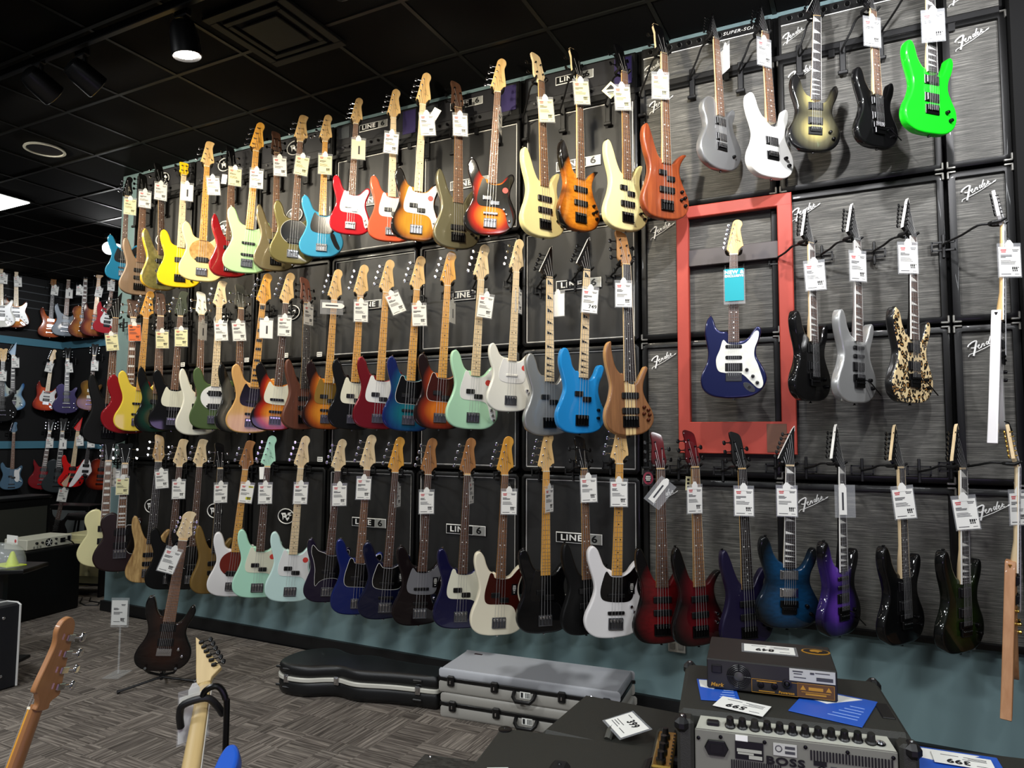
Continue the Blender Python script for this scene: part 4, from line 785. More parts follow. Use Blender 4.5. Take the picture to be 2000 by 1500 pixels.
for c in range(9):
    kind = 'PV' if c < 3 else ('L6' if c < 6 else 'FD')
    for r in range(4):
        x0, x1, z0, z1 = XS[c], XS[c+1], ZS[r], ZS[r+1]
        if c == 8: x1 = .655
        w, h = x1-x0-.012, z1-z0-.012
        fam = {'PV': 'charcoal speaker cabinet with oval badge', 'L6': 'black speaker cabinet with white piping', 'FD': 'black speaker cabinet with silver-streaked grille'}[kind]
        col = {'PV': c, 'L6': c-3, 'FD': c-6}[kind]
        T = thing('speaker_cabinet', '%s, %s column from its left, %s row up' % (fam, ORD[col], ORD[r]), 'speaker cabinet', ((x0+x1)/2, 0, (z0+z1)/2), 0, 'speaker cabinets lining the wall')
        fw = .03 if kind != 'FD' else .036
        def shell(b):
            a, e = w/2, h/2; o = [(-a, -e), (a, -e), (a, e), (-a, e)]; k = .02
            oo = [(-a+k, -e), (a-k, -e), (a, -e+k), (a, e-k), (a-k, e), (-a+k, e), (-a, e-k), (-a, -e+k)]
            i1 = [(-a+fw, -e+fw)]*1+[(a-fw, -e+fw)]*1; ii = [(-a+fw, -e+fw), (a-fw, -e+fw), (a-fw, -e+fw), (a-fw, e-fw), (a-fw, e-fw), (-a+fw, e-fw), (-a+fw, e-fw), (-a+fw, -e+fw)]
            ii = [(-a+fw+.004, -e+fw), (a-fw-.004, -e+fw), (a-fw, -e+fw+.004), (a-fw, e-fw-.004), (a-fw-.004, e-fw), (-a+fw+.004, e-fw), (-a+fw, e-fw-.004), (-a+fw, -e+fw+.004)]
            def R(p, y, d=0): return [(q[0]*(1-d), y, q[1]*(1-d)) for q in p]
            b.rings([R(oo, .05), R(oo, .0), R(oo, -.012, .012), R(oo, -.016, .03), R(ii, -.016, -.012), R(ii, -.008), R(ii, .03)], False)
        build('shell', shell, EDGE, T)
        g = {'PV': GRPV, 'L6': GRL6, 'FD': GRF}[kind]
        pbox('grille_cloth', (0, .012, 0), (w-2*fw+.004, .02, h-2*fw+.004), g, T)
        if kind == 'L6':
            a, e = w/2-fw-.004, h/2-fw-.004
            for s in (-1, 1): pbox('piping', (0, -.001, s*e), (2*a, .006, .005), PIPE, T); pbox('piping', (s*a, -.001, 0), (.005, .006, 2*e), PIPE, T)
            l6badge(T, (.0, -.006, .0))
        elif kind == 'PV': pvbadge(T, (.0, -.001, .0))
        else:
            fbadge(T, (-w/2+fw+.02, -.006, h/2-fw-.12))
            for s in (-1, 1):
                for t in (-1, 1): build('corner_guard', corner_fn(s, t), CORN, T, loc=(s*(w/2), -.006, t*(h/2)))
    # the amplifier head on top of the column
    x0, x1 = XS[c], XS[c+1] if c < 8 else .655
    w = x1-x0-.02; z = 3.805
    fam = {'PV': 'black amplifier head with oval badge', 'L6': 'black amplifier head with violet panel', 'FD': 'black amplifier head with silver grille'}[kind]
    T = thing('amplifier_head', '%s, %s from its left on the top ledge' % (fam, ORD[col]), 'amplifier', ((x0+x1)/2, 0, z), 0, 'amplifier heads along the top')
    pbox('shell', (0, .018, 0), (w, .06, .245), EDGE, T, .012)
    if kind == 'FD':
        pbox('grille_cloth', (0, -.012, -.03), (w-.05, .008, .155), GRF, T); pbox('control_panel', (0, -.014, .085), (w-.05, .01, .055), M('panel_black', '#141414', .35), T)
        pbox('trim_strip', (0, -.018, .052), (w-.05, .006, .005), LOGOW, T)
        for i in range(8): build('knob', lambda b: b.lathe((0, 0, 0), [(.012, 0), (.012, -.012), (.008, -.018)], 12, 'Y'), BLACKHW, T, loc=(-w/2+.07+i*(w-.3)/8, -.019, .085))
        for i in range(8): build('print', lambda b: b.tube([(.014*math.cos(a*.62), 0, .014*math.sin(a*.62)) for a in range(-1, 7)], .0012, 4), LOGOG, T, loc=(-w/2+.07+i*(w-.3)/8, -.0195, .086))
        fbadge(T, (-w/2+.03, -.018, -.06), .13)
        if c == 6: part('lettering', text_mesh('SUPER-SONIC', .026, .001, 1.25, .25), LOGOW, T, (w/2-.16, -.021, .085))
    else:
        pbox('front_panel', (0, -.012, .03), (w-.05, .008, .15), M('head_panel', '#1c1c20', .45), T); pbox('control_panel', (-.02, -.013, -.075), (w-.09, .008, .055), M('panel_grey', '#2a2a2c', .4), T)
        for i in range(7): build('knob', lambda b: b.lathe((0, 0, 0), [(.010, 0), (.010, -.012), (.007, -.016)], 10, 'Y'), NICKEL if i == 0 else BLACKHW, T, loc=(-w/2+.09+i*.065, -.017, -.075))
        if kind == 'L6':
            pbox('side_panel', (w/2-.085, -.017, .01), (.11, .006, .17), M('violet_panel', '#39305e', .4, .3), T)
            pbox('side_panel', (-w/2+.09, -.017, .045), (.10, .006, .09), M('steel_mesh', '#4c5054', .5, .5), T)
            l6badge(T, (-.02, -.018, .045), .86)
        else: pvbadge(T, (.0, -.017, .02), 1.0)
# narrow rails the upper hangers sit on
for k, z in enumerate((3.675,)):
    T = thing('display_rail', 'long black steel rail under the amplifier heads', 'rail', (-2.63, -.02, z-.002)); pbox('rail', (0, 0, 0), (6.5, .014, .03), BLACKPL, T, .002)
    for i in range(12): pbox('bracket', (-3.0+i*.55, .006, -.02), (.03, .012, .07), BLACKPL, T)
# small white shelf stickers
for i, (px, py) in enumerate(((558, 694), (624, 692), (482, 703), (357, 712), (625, 897))):
    p = atY(px, py, -.02); T = thing('shelf_sticker', 'small white price sticker on the cabinet edge, %s from the left' % ['fourth', 'fifth', 'third', 'leftmost', 'lowest one'][i], 'sticker', p); pbox('paper', (0, 0, 0), (.05, .002, .035), PAPER, T)
    build('print', lambda b: [b.box((x, -.0014, z), (.01, .0006, .006)) for x in (-.014, 0, .014) for z in (-.007, .007)], INK, T)
T = thing('wall_outlet', 'white wall outlet plate low on the teal wall', 'outlet', atY(1322, 1262, .045)); pbox('plate', (0, 0, 0), (.10, .008, .07), M('outlet_white', '#c8c8c0', .5), T, .003)
for s in (-1, 1): pbox('socket', (s*.024, -.005, 0), (.03, .004, .034), M('outlet_grey', '#9a9a94', .5), T, .003)
# ================================================================ red display frame
RED = M('frame_red', '#a83c2e', .55); P1 = (-.968, 2.903); fx0, fx1, fz0, fz1 = -.968, -.345, 1.485, 2.895
T = thing('display_board', 'large open red display board around the navy guitar', 'frame', ((fx0+fx1)/2, -.045, fz0))
W_, H_ = fx1-fx0, fz1-fz0
build('frame', lambda b: (b.slab([(-W_/2, 0), (-W_/2, H_), (-W_/2+.068, H_), (-W_/2+.068, 0)], -.02, .02, .004, seg=1), b.slab([(W_/2-.075, 0), (W_/2-.075, H_), (W_/2, H_), (W_/2, 0)], -.02, .02, .004, seg=1)), RED, T)
build('top_rail', lambda b: b.slab([(-W_/2, H_-.068), (-W_/2, H_), (W_/2, H_), (W_/2, H_-.068)], -.0205, .02, .004, seg=1), RED, T)
build('bottom_rail', lambda b: b.slab([(-W_/2, 0), (-W_/2, .175), (W_/2, .175), (W_/2, 0)], -.0205, .02, .004, seg=1), RED, T)
pbox('crossbar', (0, .008, 1.11), (W_-.1, .02, .095), M('crossbar_taupe', '#4a4444', .5), T, .003)
pbox('notice', (W_/2-.10, -.0225, .088), (.10, .002, .15), M('notice_brown', '#6a4634', .5), T)
NG = GU_N = None
# ---------------------------------------------------------------- finishes
AM2 = AMBER; B2 = BLACKHW
F = {}
F['teal'] = paint('#12688c'); F['brownsat'] = wood('brown_satin', '#7d6650', '#8f775f', 10, (6, 6, 1), .42, .1)
F['burl'] = two_tone('burl_top', ('#4d4a2a', '#8f8850', (9, (2.2, 2.2, 2.2), 6, .7)), '#e0b032')
F['yellow'] = paint('#f2c818'); F['cream'] = paint('#efdc98'); F['red'] = metallic('#a80f1c'); F['surf'] = paint('#b4dca0')
F['olive'] = metallic('#75694a', 'olive_satin', .45); F['olive2'] = metallic('#6d6436', 'olive_metallic', .4); F['sky'] = paint('#3f9cc4')
F['cherry'] = paint('#c01424'); F['coral'] = paint('#e8603c')
F['tts'] = burst('two_colour_burst', '#d89a2c', '#a8621c', '#0a0605', pos=(.5, .78, .93)); F['greyol'] = metallic('#6f6a50', 'grey_olive', .42)
F['sb3'] = burst('three_colour_burst', '#e8912c', '#b02410', '#080405', pos=(.35, .68, .92))
F['cream2'] = paint('#ecdf9e', 1, 'cream_gloss'); F['cream3'] = paint('#f0e4a4', 1, 'pale_cream_gloss')
F['amberq'] = burst('amber_quilt', '#e0891f', '#a85a14', '#0a0503', pos=(.6, .84, .98), figure=(16, (1.6, 1.6, 4.5)))
F['brownw'] = wood('red_brown_wood', '#6e2a12', '#a04c20', 16, (10, 10, .7), .4, .5)
F['grey'] = metallic('#8f9090', 'silver_grey', .35); F['white'] = paint('#eeeee8'); F['green'] = paint('#12c81c')
F['blackburst'] = burst('black_silver_burst', '#b5a869', '#55523c', '#050505', pos=(.2, .55, .85)); F['hollowred'] = paint('#8c0d18')
F['yellowp'] = paint('#f0d24a'); F['dkgreen'] = burst('dark_green_burst', '#5f5238', '#0f3a2c', '#050606', pos=(.25, .6, .9))
F['whitebody'] = paint('#e9e6d4'); F['army'] = paint('#44582e', 0); F['silverburst'] = burst('silver_black_burst', '#3c3c38', '#5b5a52', '#0b0b0b', pos=(.2, .7, .92))
F['natural'] = wood('natural_ash', '#c48f4c', '#dcb06e', 14, (9, 9, .6), .35, .8); F['brownstain'] = wood('brown_stain', '#4f2a1c', '#6e3c28', 14, (9, 9, .6), .5, .1)
F['sbg'] = burst('amber_sunburst', '#d98a26', '#a04a12', '#1a0505', pos=(.4, .72, .94)); F['crimson'] = metallic('#7d0a18', 'crimson_metallic', .3)
F['blueteal'] = burst('blue_teal_burst', '#0d6c78', '#0c4a74', '#0a1c5c', pos=(.3, .7, .98)); F['sbt'] = burst('cherry_sunburst', '#d8761c', '#8a2a0e', '#180404', pos=(.3, .66, .92))
F['mint'] = paint('#b2e0be'); F['offwhite'] = paint('#ebeadf'); F['silver'] = metallic('#9c9d9b', 'silver_metallic', .34); F['blue'] = paint('#1f8ad0')
F['btb'] = centre_stripe('walnut_maple', '#6b4526', '#92643c', '#e2c48a', '#c89658'); F['navy'] = metallic('#141c4c', 'navy_metallic', .3)
F['silver2'] = metallic('#b9bab8', 'bright_silver', .3); F['creamlp'] = paint('#ece4ac', 1, 'cream_lacquer'); F['maroon'] = M('maroon_satin', '#1d0609', .4, 0, .25)
F['spalt'] = wood('spalted_maple', '#80592c', '#dfba7a', 22, (5, 5, 1.0), .45, .2); F['olbrown'] = wood('olive_brown', '#6b5224', '#80642e', 8, (6, 6, 1), .5, .1)
F['seafoam'] = paint('#b4e6cc'); F['pale'] = paint('#cbe8e2'); F['purpleblk'] = metallic('#1c1230', 'midnight_purple', .34); F['blue2'] = metallic('#10246e', 'deep_blue', .34)
F['blue3'] = metallic('#0a1236', 'dark_blue', .34); F['blackred'] = paint('#100708', 1, 'black_cherry'); F['navyp'] = metallic('#161646', 'navy_purple', .34)
F['ivory'] = paint('#efe6cc'); F['white2'] = paint('#f2efee', 1, 'bright_white')
F['redburst'] = burst('red_black_burst', '#6c0a10', '#4c060a', '#070404', pos=(.35, .7, .93), figure=(18, (1.6, 1.6, 4))); F['redburst2'] = burst('red_black_burst_plain', '#5a0a12', '#36060a', '#070404', pos=(.3, .65, .9))
F['purplegrey'] = M('satin_purple', '#1e1838', .36, .3, .3); F['bluequilt'] = burst('blue_quilt', '#0b3f66', '#07263c', '#030608', pos=(.42, .72, .92), figure=(20, (1.6, 1.6, 4.5)))
F['purple'] = burst('purple_burst', '#6a3fb4', '#34206a', '#060508', cx=-.03, pos=(.25, .55, .85)); F['greenblk'] = burst('green_black_burst', '#1c2c0a', '#0e1608', '#050605', pos=(.4, .7, .92), figure=(16, (1.6, 1.6, 4)))
F['pinknat'] = wood('pale_mahogany', '#b07a50', '#c8956a', 14, (9, 9, .5), .5, .1)
F['brownblack'] = burst('brown_black_burst', '#2a150c', '#160b07', '#050404', pos=(.4, .7, .95)); F['mattblack'] = BLACKSATIN
def T_(x, y, **o): return (x, y, o)
GT = 'basses in the top row'; GM = 'basses in the middle row'; GB = 'basses in the bottom row'
G1 = 'guitars in the top row'; G2 = 'guitars in the middle row'; G3 = 'guitars in the bottom row'
SOAP1 = [('SOAP', 0, 16)]
# ---- top row
hang('t1', (248, 385), (239, 548), 'J', 0, F['teal'], 'teal blue bass, leftmost of the top row', T_(254, 404, p=PAPERY), board=ROSE, headmat=BLACKGLOSS, pg=PGBLACK, group=GT)
hang('t2', (279, 381), (270, 577), 'SR', 10, F['brownsat'], 'satin brown five-string bass with black bridge', T_(283, 390), hw=B2, board=MIDROSE, ns=5, head='ib5', headmat=BLACKSATIN, group=GT)
hang('t3', (312, 360), (314, 567), 'SR', 20, F['burl'], 'olive burl-top bass with yellow sides', T_(314, 375), hw=CHROME, board=ROSE, headmat=BLACKSATIN, head='ib4', pk=[('MM', 0, 25), ('MM', 0, 16)], group=GT)
hang('t4', (359, 345), (350, 562), 'RAY', 0, F['yellow'], 'bright yellow bass with short square headstock', T_(365, 376, k='back'), hw=B2, board=PALEMAPLE, neck=PALEMAPLE, head='ray2', headmat=F['yellow'], pk=[('HB', 0, 23)], kn=[(9, 6)], group=GT)
hang('t5', (404, 327), (392, 550), 'RAY', 2, F['cream'], 'cream bass with oval gold-brown pickguard', T_(417, 364, roll=-6), board=AMBER, neck=MAPLE, pg=wood('brown_pearl', '#a0753c', '#d2ab68', 40, (3, 3, 3), .2, .6), group=GT)
hang('t6', (451, 330), (447, 542), 'SPEC', 10, F['red'], 'metallic red bass with slim dark headstock', T_(459, 346, p=PAPERY), board=MIDROSE, hw=CHROME, headmat=BLACKGLOSS, ns=5, head='ib5', group=GT)
hang('t7', (500, 297), (480, 534), 'J', 0, F['surf'], 'pale surf-green bass with amber maple neck', T_(501, 350), board=AMBER, neck=AMBER, group=GT)
hang('t8', (540, 302), (537, 530), 'SR', 8, F['olive'], 'satin tan-olive bass with dark wooden headstock', T_(547, 326, roll=-3), hw=B2, board=MIDROSE, headmat=ROSE, group=GT)
hang('t9', (586, 279), (570, 516), 'RAY', 3, F['olive2'], 'metallic olive bass with black oval pickguard', T_(589, 324, roll=6, p=PAPERY), board=MIDROSE, neck=MAPLE, pg=PGBLACK, pgedge=WHITE, group=GT)
hang('t10', (635, 279), (627, 503), 'J', 0, F['sky'], 'sky blue bass with black pickguard and maple neck', T_(635, 322, p=PAPERY), board=AMBER, neck=MAPLE, pg=PGBLACK, pgk='J', plate=BLACKPL, pk=[], kn=[], group=GT)
hang('t11', (695, 244), (683, 459), 'P', 0, F['cherry'], 'cherry red bass with white pickguard, top row', T_(700, 292, p=PAPERY, k='back'), board=MIDROSE, neck=MAPLE, pg=PGWHITE, pkmat=CHROME, group=GT)
hang('t12', (768, 233), (763, 473), 'P', 4, F['coral'], 'coral orange bass with grey-white pickguard', T_(764, 280, roll=3), board=PALEMAPLE, neck=MAPLE, pg=PGWHITE, group=GT)
hang('t13', (825, 207), (811, 471), 'P', 6, F['tts'], 'brown sunburst bass with white pickguard and red sticker', T_(835, 244, roll=-6), board=PALEMAPLE, neck=MAPLE, pg=PGWHITE, sticker=True, pkmat=BLACKHW, group=GT)
hang('t14', (893, 215), (892, 487), 'SR', 20, F['greyol'], 'grey-olive five-string bass with black hardware', T_(899, 245, roll=-2), hw=B2, board=MIDROSE, headmat=ROSE, ns=5, head='ib5', pk=[('SOAP', 0, 14)], group=GT)
hang('t15', (971, 183), (955, 460), 'J', 6, F['sb3'], 'red-orange sunburst bass with dark tortoise pickguard', T_(977, 238, yaw=76, roll=4), board=MIDROSE, neck=MAPLE, pg=M('dark_tort', '#1c1a12', .15, 0, .7), pkmat=CHROME, pk=[('P', -2.7, 24), ('P', 2.7, 21), ('J', 0, 14)], pgk='P', sticker=True, group=GT)
hang('t16', (1052, 163), (1061, 465), 'SR', 38, F['cream2'], 'cream bass right of the red-orange sunburst bass', T_(1067, 216, p=PAPERY, roll=-6), hw=B2, board=MIDROSE, headmat=PALEMAPLE, group=GT)
hang('t17', (1126, 154), (1130, 452), 'SPEC', 40, F['amberq'], 'amber quilted bass with black edges and pointed horns', T_(1136, 181, p=PAPERY, roll=-5), hw=B2, board=MIDROSE, binding=PALEMAPLE, headmat=BLACKGLOSS, edge=PALEMAPLE, group=GT)
hang('t18', (1214, 146), (1222, 452), 'SR', 40, F['cream3'], 'cream bass with three black pickups, beside amber quilt', T_(1216, 192, p=PAPERY, roll=-4), hw=B2, board=MIDROSE, headmat=BLACKGLOSS, pk=[('P', -2.7, 25), ('P', 2.7, 22), ('SOAP', 0, 15.6)], group=GT)
hang('t19', (1291, 110), (1299, 430), 'SPEC', 38, F['brownw'], 'red-brown wooden bass above the red frame', T_(1290, 169, p=PAPERY), hw=B2, board=MIDROSE, binding=PALEMAPLE, headmat=BLACKGLOSS, edge=PALEMAPLE, pk=[('P', -2.7, 26), ('P', 2.7, 23), ('SOAP', 0, 16.4)], group=GT)
hang('t20', (1392, 81), (1407, 334), 'LP', 48, F['grey'], 'silver-grey single-cut guitar, top row', T_(1416, 117, k='front', yaw=120, behind=1), hw=B2, board=MIDROSE, neck=PALEMAPLE, headmat=BLACKGLOSS, edge=None, kn=[(9, 9)], head='jack6', bk='hard', group=G1)
hang('t21', (1487, 70), (1506, 349), 'SUP', 46, F['white'], 'white guitar with brown fretboard, top row', T_(1493, 104, yaw=44), hw=B2, board=MIDROSE, neck=PALEMAPLE, bk='hard', pk=[('HB', 0, 19)], head='jack6', headmat=BLACKGLOSS, group=G1)
hang('t22', (1591, 38), (1588, 297), 'SUP', 30, F['blackburst'], 'black guitar with silver-gold burst centre, top row', hw=B2, board=EBONY, binding=WHITE, inlay='shark', headmat=BLACKGLOSS, edge=WHITE, bk='hard', group=G1)
hang('t23', (1697, 26), (1712, 290), 'SUP', 50, BLACKGLOSS, 'gloss black guitar with brown fretboard, top row', T_(1704, 64, yaw=40), hw=B2, board=MIDROSE, binding=PALEMAPLE, neck=PALEMAPLE, headmat=BLACKGLOSS, arm=True, group=G1)
hang('t24', (1807, -45), (1814, 264), 'SUP', 48, F['green'], 'neon green guitar, top right', T_(1823, 52, yaw=20), hw=B2, board=EBONY, binding=WHITE, neck=PALEMAPLE, inlay='shark', headmat=BLACKGLOSS, bk='hard', group=G1)
# ---- middle row
hang('m0', (225, 623), (208, 868), 'SR', 5, F['mattblack'], 'matte black bass, leftmost of the middle row', T_(219, 669, p=PAPERY, roll=-8), board=MIDROSE, hw=B2, headmat=BLACKGLOSS, head='jack4', tunermat=CHROME, group=GM)
hang('m1', (260, 622), (249, 847), 'SEMI', 4, F['hollowred'], 'deep red hollow-body bass with block inlays', T_(263, 650, p=PAPERO, roll=-4), board=MIDROSE, inlay='block', headmat=ROSE, group=GM)
hang('m2', (285, 622), (266, 842), 'J', 2, F['yellowp'], 'pastel yellow bass with amber maple neck', board=AMBER, neck=AMBER, group=GM)
hang('m3', (313, 619), (304, 845), 'SPEC', 6, F['dkgreen'], 'dark green burst bass with glossy black edges', T_(317, 664, p=PAPERY, roll=-3), board=MIDROSE, headmat=ROSE, head='ib5', ns=5, group=GM)
hang('m4', (352, 619), (334, 841), 'J', 2, BLACKGLOSS, 'gloss black bass with cream pickguard, grey-green headstock', T_(354, 660, p=PAPERY, roll=-2), board=MIDROSE, headmat=paint('#4a4f42'), head='ray4', pg=PGMINT, pgk='J', pk=[('SOAP', 0, 18)], plate=None, group=GM)
hang('m5', (393, 617), (386, 850), 'SR', 8, F['whitebody'], 'white bass half hidden by the green bass', T_(396, 647, yaw=50, k='back'), board=MIDROSE, headmat=F['whitebody'], hw=B2, tunermat=CHROME, group=GM)
hang('m6', (428, 602), (415, 839), 'RAY', 2, F['army'], 'army green bass with white oval pickguard', T_(432, 648, roll=-5), board=PALEMAPLE, neck=MAPLE, headmat=PALEMAPLE, pg=PGWHITE, pk=[('MM', 0, 28), ('MM', 0, 18)], group=GM)
hang('m7', (469, 604), (463, 845), 'SR', 14, F['silverburst'], 'black bass with silver-burst edges', T_(467, 648, roll=-6), board=MIDROSE, headmat=F['silverburst'], head='ib4', group=GM)
hang('m8', (513, 595), (488, 846), 'J', 0, F['natural'], 'natural blond bass with black block inlays', T_(520, 643, k='back', p=PAPER), board=AMBER, neck=AMBER, pg=PGBLACK, inlay='block', pgk='J', plate=CHROME, group=GM)
hang('m9', (558, 593), (535, 841), 'J', 2, F['sb3'], 'orange-brown sunburst bass with white pickguard', T_(556, 638), board=ROSE, neck=MAPLE, pg=PGMINT, plate=BLACKPL, group=GM)
hang('m10', (597, 594), (592, 839), 'SR', 20, F['brownstain'], 'brown stained bass with slim headstock and gold strings', T_(603, 616, yaw=48), hw=B2, board=EBONY, headmat=F['brownstain'], ns=5, head='ib5', group=GM)
hang('m11', (652, 587), (635, 839), 'P', 6, F['sbg'], 'amber sunburst bass with gold pickguard', T_(651, 597, k='strip', roll=90), board=AMBER, neck=MAPLE, pg=M('gold_guard', '#b08a3c', .3, .7, .4), pk=[('P', -2.7, 24), ('P', 2.7, 21), ('J', 0, 14)], group=GM)
hang('m12', (703, 580), (687, 840), 'P', 6, BLACKGLOSS, 'black bass with white pickguard, left of crimson bass', T_(705, 609), board=AMBER, neck=ROAST, headmat=MAPLE, pg=PGMINT, group=GM)
hang('m13', (753, 572), (736, 839), 'P', 6, F['crimson'], 'crimson metallic bass with white pickguard', T_(773, 593, roll=-24), board=AMBER, neck=MAPLE, pg=PGWHITE, group=GM)
hang('m14', (813, 567), (795, 843), 'P', 8, F['blueteal'], 'blue-teal burst bass with black pickguard', T_(819, 616, roll=-3), board=AMBER, neck=MAPLE, pg=PGBLACK, pgedge=WHITE, pk=[('P', -2.7, 24), ('P', 2.7, 21), ('J', 0, 14)], group=GM)
hang('m15', (873, 559), (857, 839), 'P', 8, F['sbt'], 'cherry sunburst bass with tortoise pickguard, middle row', T_(884, 611, yaw=66, k='back', behind=1), board=AMBER, neck=AMBER, pg=TORT, pgedge=WHITE, hs=True, group=GM)
hang('m16', (937, 548), (920, 839), 'P', 18, F['mint'], 'mint green bass, middle row', T_(948, 599, roll=7), board=PALEMAPLE, neck=PALEMAPLE, pg=PGWHITE, sticker=True, group=GM)
hang('m17', (1006, 533), (994, 804), 'MUST', 20, F['offwhite'], 'off-white bass with white pickguard and red sticker', T_(1013, 590, yaw=64, behind=1), board=PALEMAPLE, neck=PALEMAPLE, pg=PGWHITE, sticker=True, pkmat=WHITE, pk=[('SC', 0, 24.5)], pgk='J', group=GM)
hang('m18', (1070, 545), (1070, 851), 'CONC', 26, F['silver'], 'silver-grey bass with shark-fin inlays', T_(1089, 596, k='front', yaw=150, behind=1), board=PALEMAPLE, neck=PALEMAPLE, hw=B2, inlay='shark', headmat=BLACKGLOSS, edge=WHITE, kn=[(11, 14)], group=GM)
hang('m19', (1142, 530), (1132, 847), 'CONC', 30, F['blue'], 'bright blue bass with shark-fin inlays', T_(1152, 588, roll=4, pr='749'), board=PALEMAPLE, neck=PALEMAPLE, hw=B2, inlay='shark', headmat=BLACKGLOSS, edge=WHITE, group=GM)
hang('m20', (1219, 520), (1229, 851), 'BTB', 28, F['btb'], 'walnut bass with pale maple centre stripes', T_(1218, 576), board=EBONY, hw=B2, headmat=wood('walnut_head', '#8a6038', '#a87c4c'), knmat=M('copper_knob', '#5a2e1c', .3, .7), binding=PALEMAPLE, group=GM)
hang('m21', (1433, 499), (1433, 778), 'STRAT', 0, F['navy'], 'navy blue guitar displayed inside the red frame', board=ROSE, neck=MAPLE, headmat=MAPLE, pg=PGPARCH, knmat=BLACKPL, d=.22, group=G2)
hang('m22', (1575, 479), (1583, 784), 'SUP', 58, BLACKGLOSS, 'gloss black guitar right of the red frame', T_(1592, 540, yaw=10, roll=-3), hw=B2, board=ROSE, binding=WHITE, neck=PALEMAPLE, inlay='shark', headmat=BLACKGLOSS, edge=WHITE, group=G2)
hang('m23', (1664, 472), (1669, 788), 'SUP', 58, F['silver2'], 'bright silver guitar, middle row', T_(1676, 522, yaw=40), hw=B2, board=ROSE, binding=WHITE, neck=F['silver2'], inlay='shark', headmat=BLACKGLOSS, edge=WHITE, pk=[('SC', 0, 26), ('SC', 0, 22), ('HB', 0, 17)], arm=True, group=G2)
hang('m24', (1772, 464), (1777, 788), 'SUP', 58, leopard(), 'leopard print guitar, middle row', T_(1774, 506, yaw=32), hw=B2, board=ROSE, binding=WHITE, neck=BLACKSATIN, inlay='shark', headmat=BLACKGLOSS, edge=WHITE, arm=True, group=G2)
hang('m25', (1948, 441), (1946, 866), 'RR', 86, F['white2'], 'white winged guitar seen edge-on at the right', T_(1972, 511, yaw=30, behind=1), hw=B2, board=EBONY, binding=WHITE, neck=MAPLE, inlay='shark', headmat=F['white2'], r=.4, d=.24, arm=True, group=G2)
# ---- bottom row
hang('b0', (212, 901), (200, 1107), 'LP', 0, F['creamlp'], 'cream single-cut guitar, leftmost of the bottom row', T_(222, 935, behind=1), board=MIDROSE, binding=WHITE, inlay='block', headmat=BLACKGLOSS, group=GB)
hang('b1', (244, 906), (231, 1116), 'LP', 2, F['maroon'], 'dark maroon single-cut guitar with cream fretboard binding', T_(239, 950, p=PAPERY), board=MIDROSE, binding=WHITE, inlay='block', headmat=BLACKGLOSS, head='lp2', ns=4, bk='bass', pg=PGBLACK, pgk='HALF', pgedge=WHITE, tunermat=CHROME, group=GB)
hang('b2', (309, 901), (288, 1137), 'SR', 4, F['spalt'], 'spalted natural maple five-string bass', T_(316, 937, roll=-4), board=EBONY, headmat=F['spalt'], ns=5, head='ib5', hw=CHROME, pk=[('SOAP', 0, 22), ('SOAP', 0, 15)], group=GB)
hang('b3', (350, 911), (328, 1150), 'RAY', 4, BLACKSATIN, 'matte black bass behind the standing guitar', T_(349, 957), board=ROSE, neck=PALEMAPLE, group=GB)
hang('b4', (389, 911), (370, 1150), 'RAY', 4, BLACKGLOSS, 'gloss black bass with white-edged black oval pickguard', board=ROSE, neck=PALEMAPLE, pg=PGBLACK, pgedge=WHITE, tag=None, group=GB)
hang('b5', (428, 915), (414, 1158), 'SR', 16, F['olbrown'], 'olive-brown satin bass with small black headstock', T_(431, 964), board=EBONY, headmat=BLACKGLOSS, head='ib4', group=GB)
hang('b6', (479, 916), (449, 1164), 'RAY', 0, F['white2'], 'white bass with oval tortoise pickguard', T_(481, 964, roll=7, k='sale'), board=AMBER, neck=ROAST, pg=M('brick_guard', '#6d1c10', .25, 0, .5), group=GB)
hang('b7', (522, 912), (500, 1167), 'P', 2, F['seafoam'], 'seafoam green bass with matching green headstock', T_(518, 965), board=ROSE, neck=MAPLE, headmat=F['seafoam'], pg=PGMINT, sticker=True, group=GB)
hang('b8', (587, 914), (564, 1175), 'P', 2, F['pale'], 'pale icy blue bass with white pickguard', T_(587, 965, roll=2), board=PALEMAPLE, neck=PALEMAPLE, pg=PGWHITE, sticker=True, group=GB)
hang('b9', (659, 919), (636, 1175), 'MUST', 4, F['purpleblk'], 'midnight purple bass with black pickguard and red sticker', T_(663, 968), board=ROSE, neck=PALEMAPLE, pg=PGBLACK, pgedge=WHITE, sticker=True, group=GB)
hang('b10', (716, 917), (695, 1200), 'P', 6, F['blue2'], 'deep royal blue bass, bottom row', T_(710, 955, roll=2), board=MIDROSE, neck=PALEMAPLE, pg=PGBLACK, pgedge=WHITE, group=GB)
hang('b11', (771, 922), (749, 1208), 'J', 8, F['blue3'], 'dark blue-black bass with white-edged pickguard', T_(777, 970, yaw=66, behind=1), board=ROSE, neck=AMBER, pg=PGBLACK, pgedge=WHITE, hs=True, group=GB)
hang('b12', (835, 926), (817, 1220), 'J', 10, F['blackred'], 'black bass with silver-grey pickguard', T_(833, 982), board=ROSE, neck=ROAST, headmat=ROAST, pg=M('grey_guard', '#8d8d90', .3, .4, .4), hs=True, plate=CHROME, group=GB)
hang('b13', (911, 927), (897, 1227), 'P', 12, F['navyp'], 'navy purple bass with cream pickguard', T_(921, 962, yaw=72, behind=1), board=ROSE, neck=MAPLE, headmat=ROAST, pg=PGMINT, group=GB)
hang('b14', (984, 927), (971, 1240), 'P', 16, F['ivory'], 'ivory bass with tortoise pickguard, bottom row', T_(994, 982, roll=1), board=MIDROSE, neck=AMBER, pg=TORT, hs=True, group=GB)
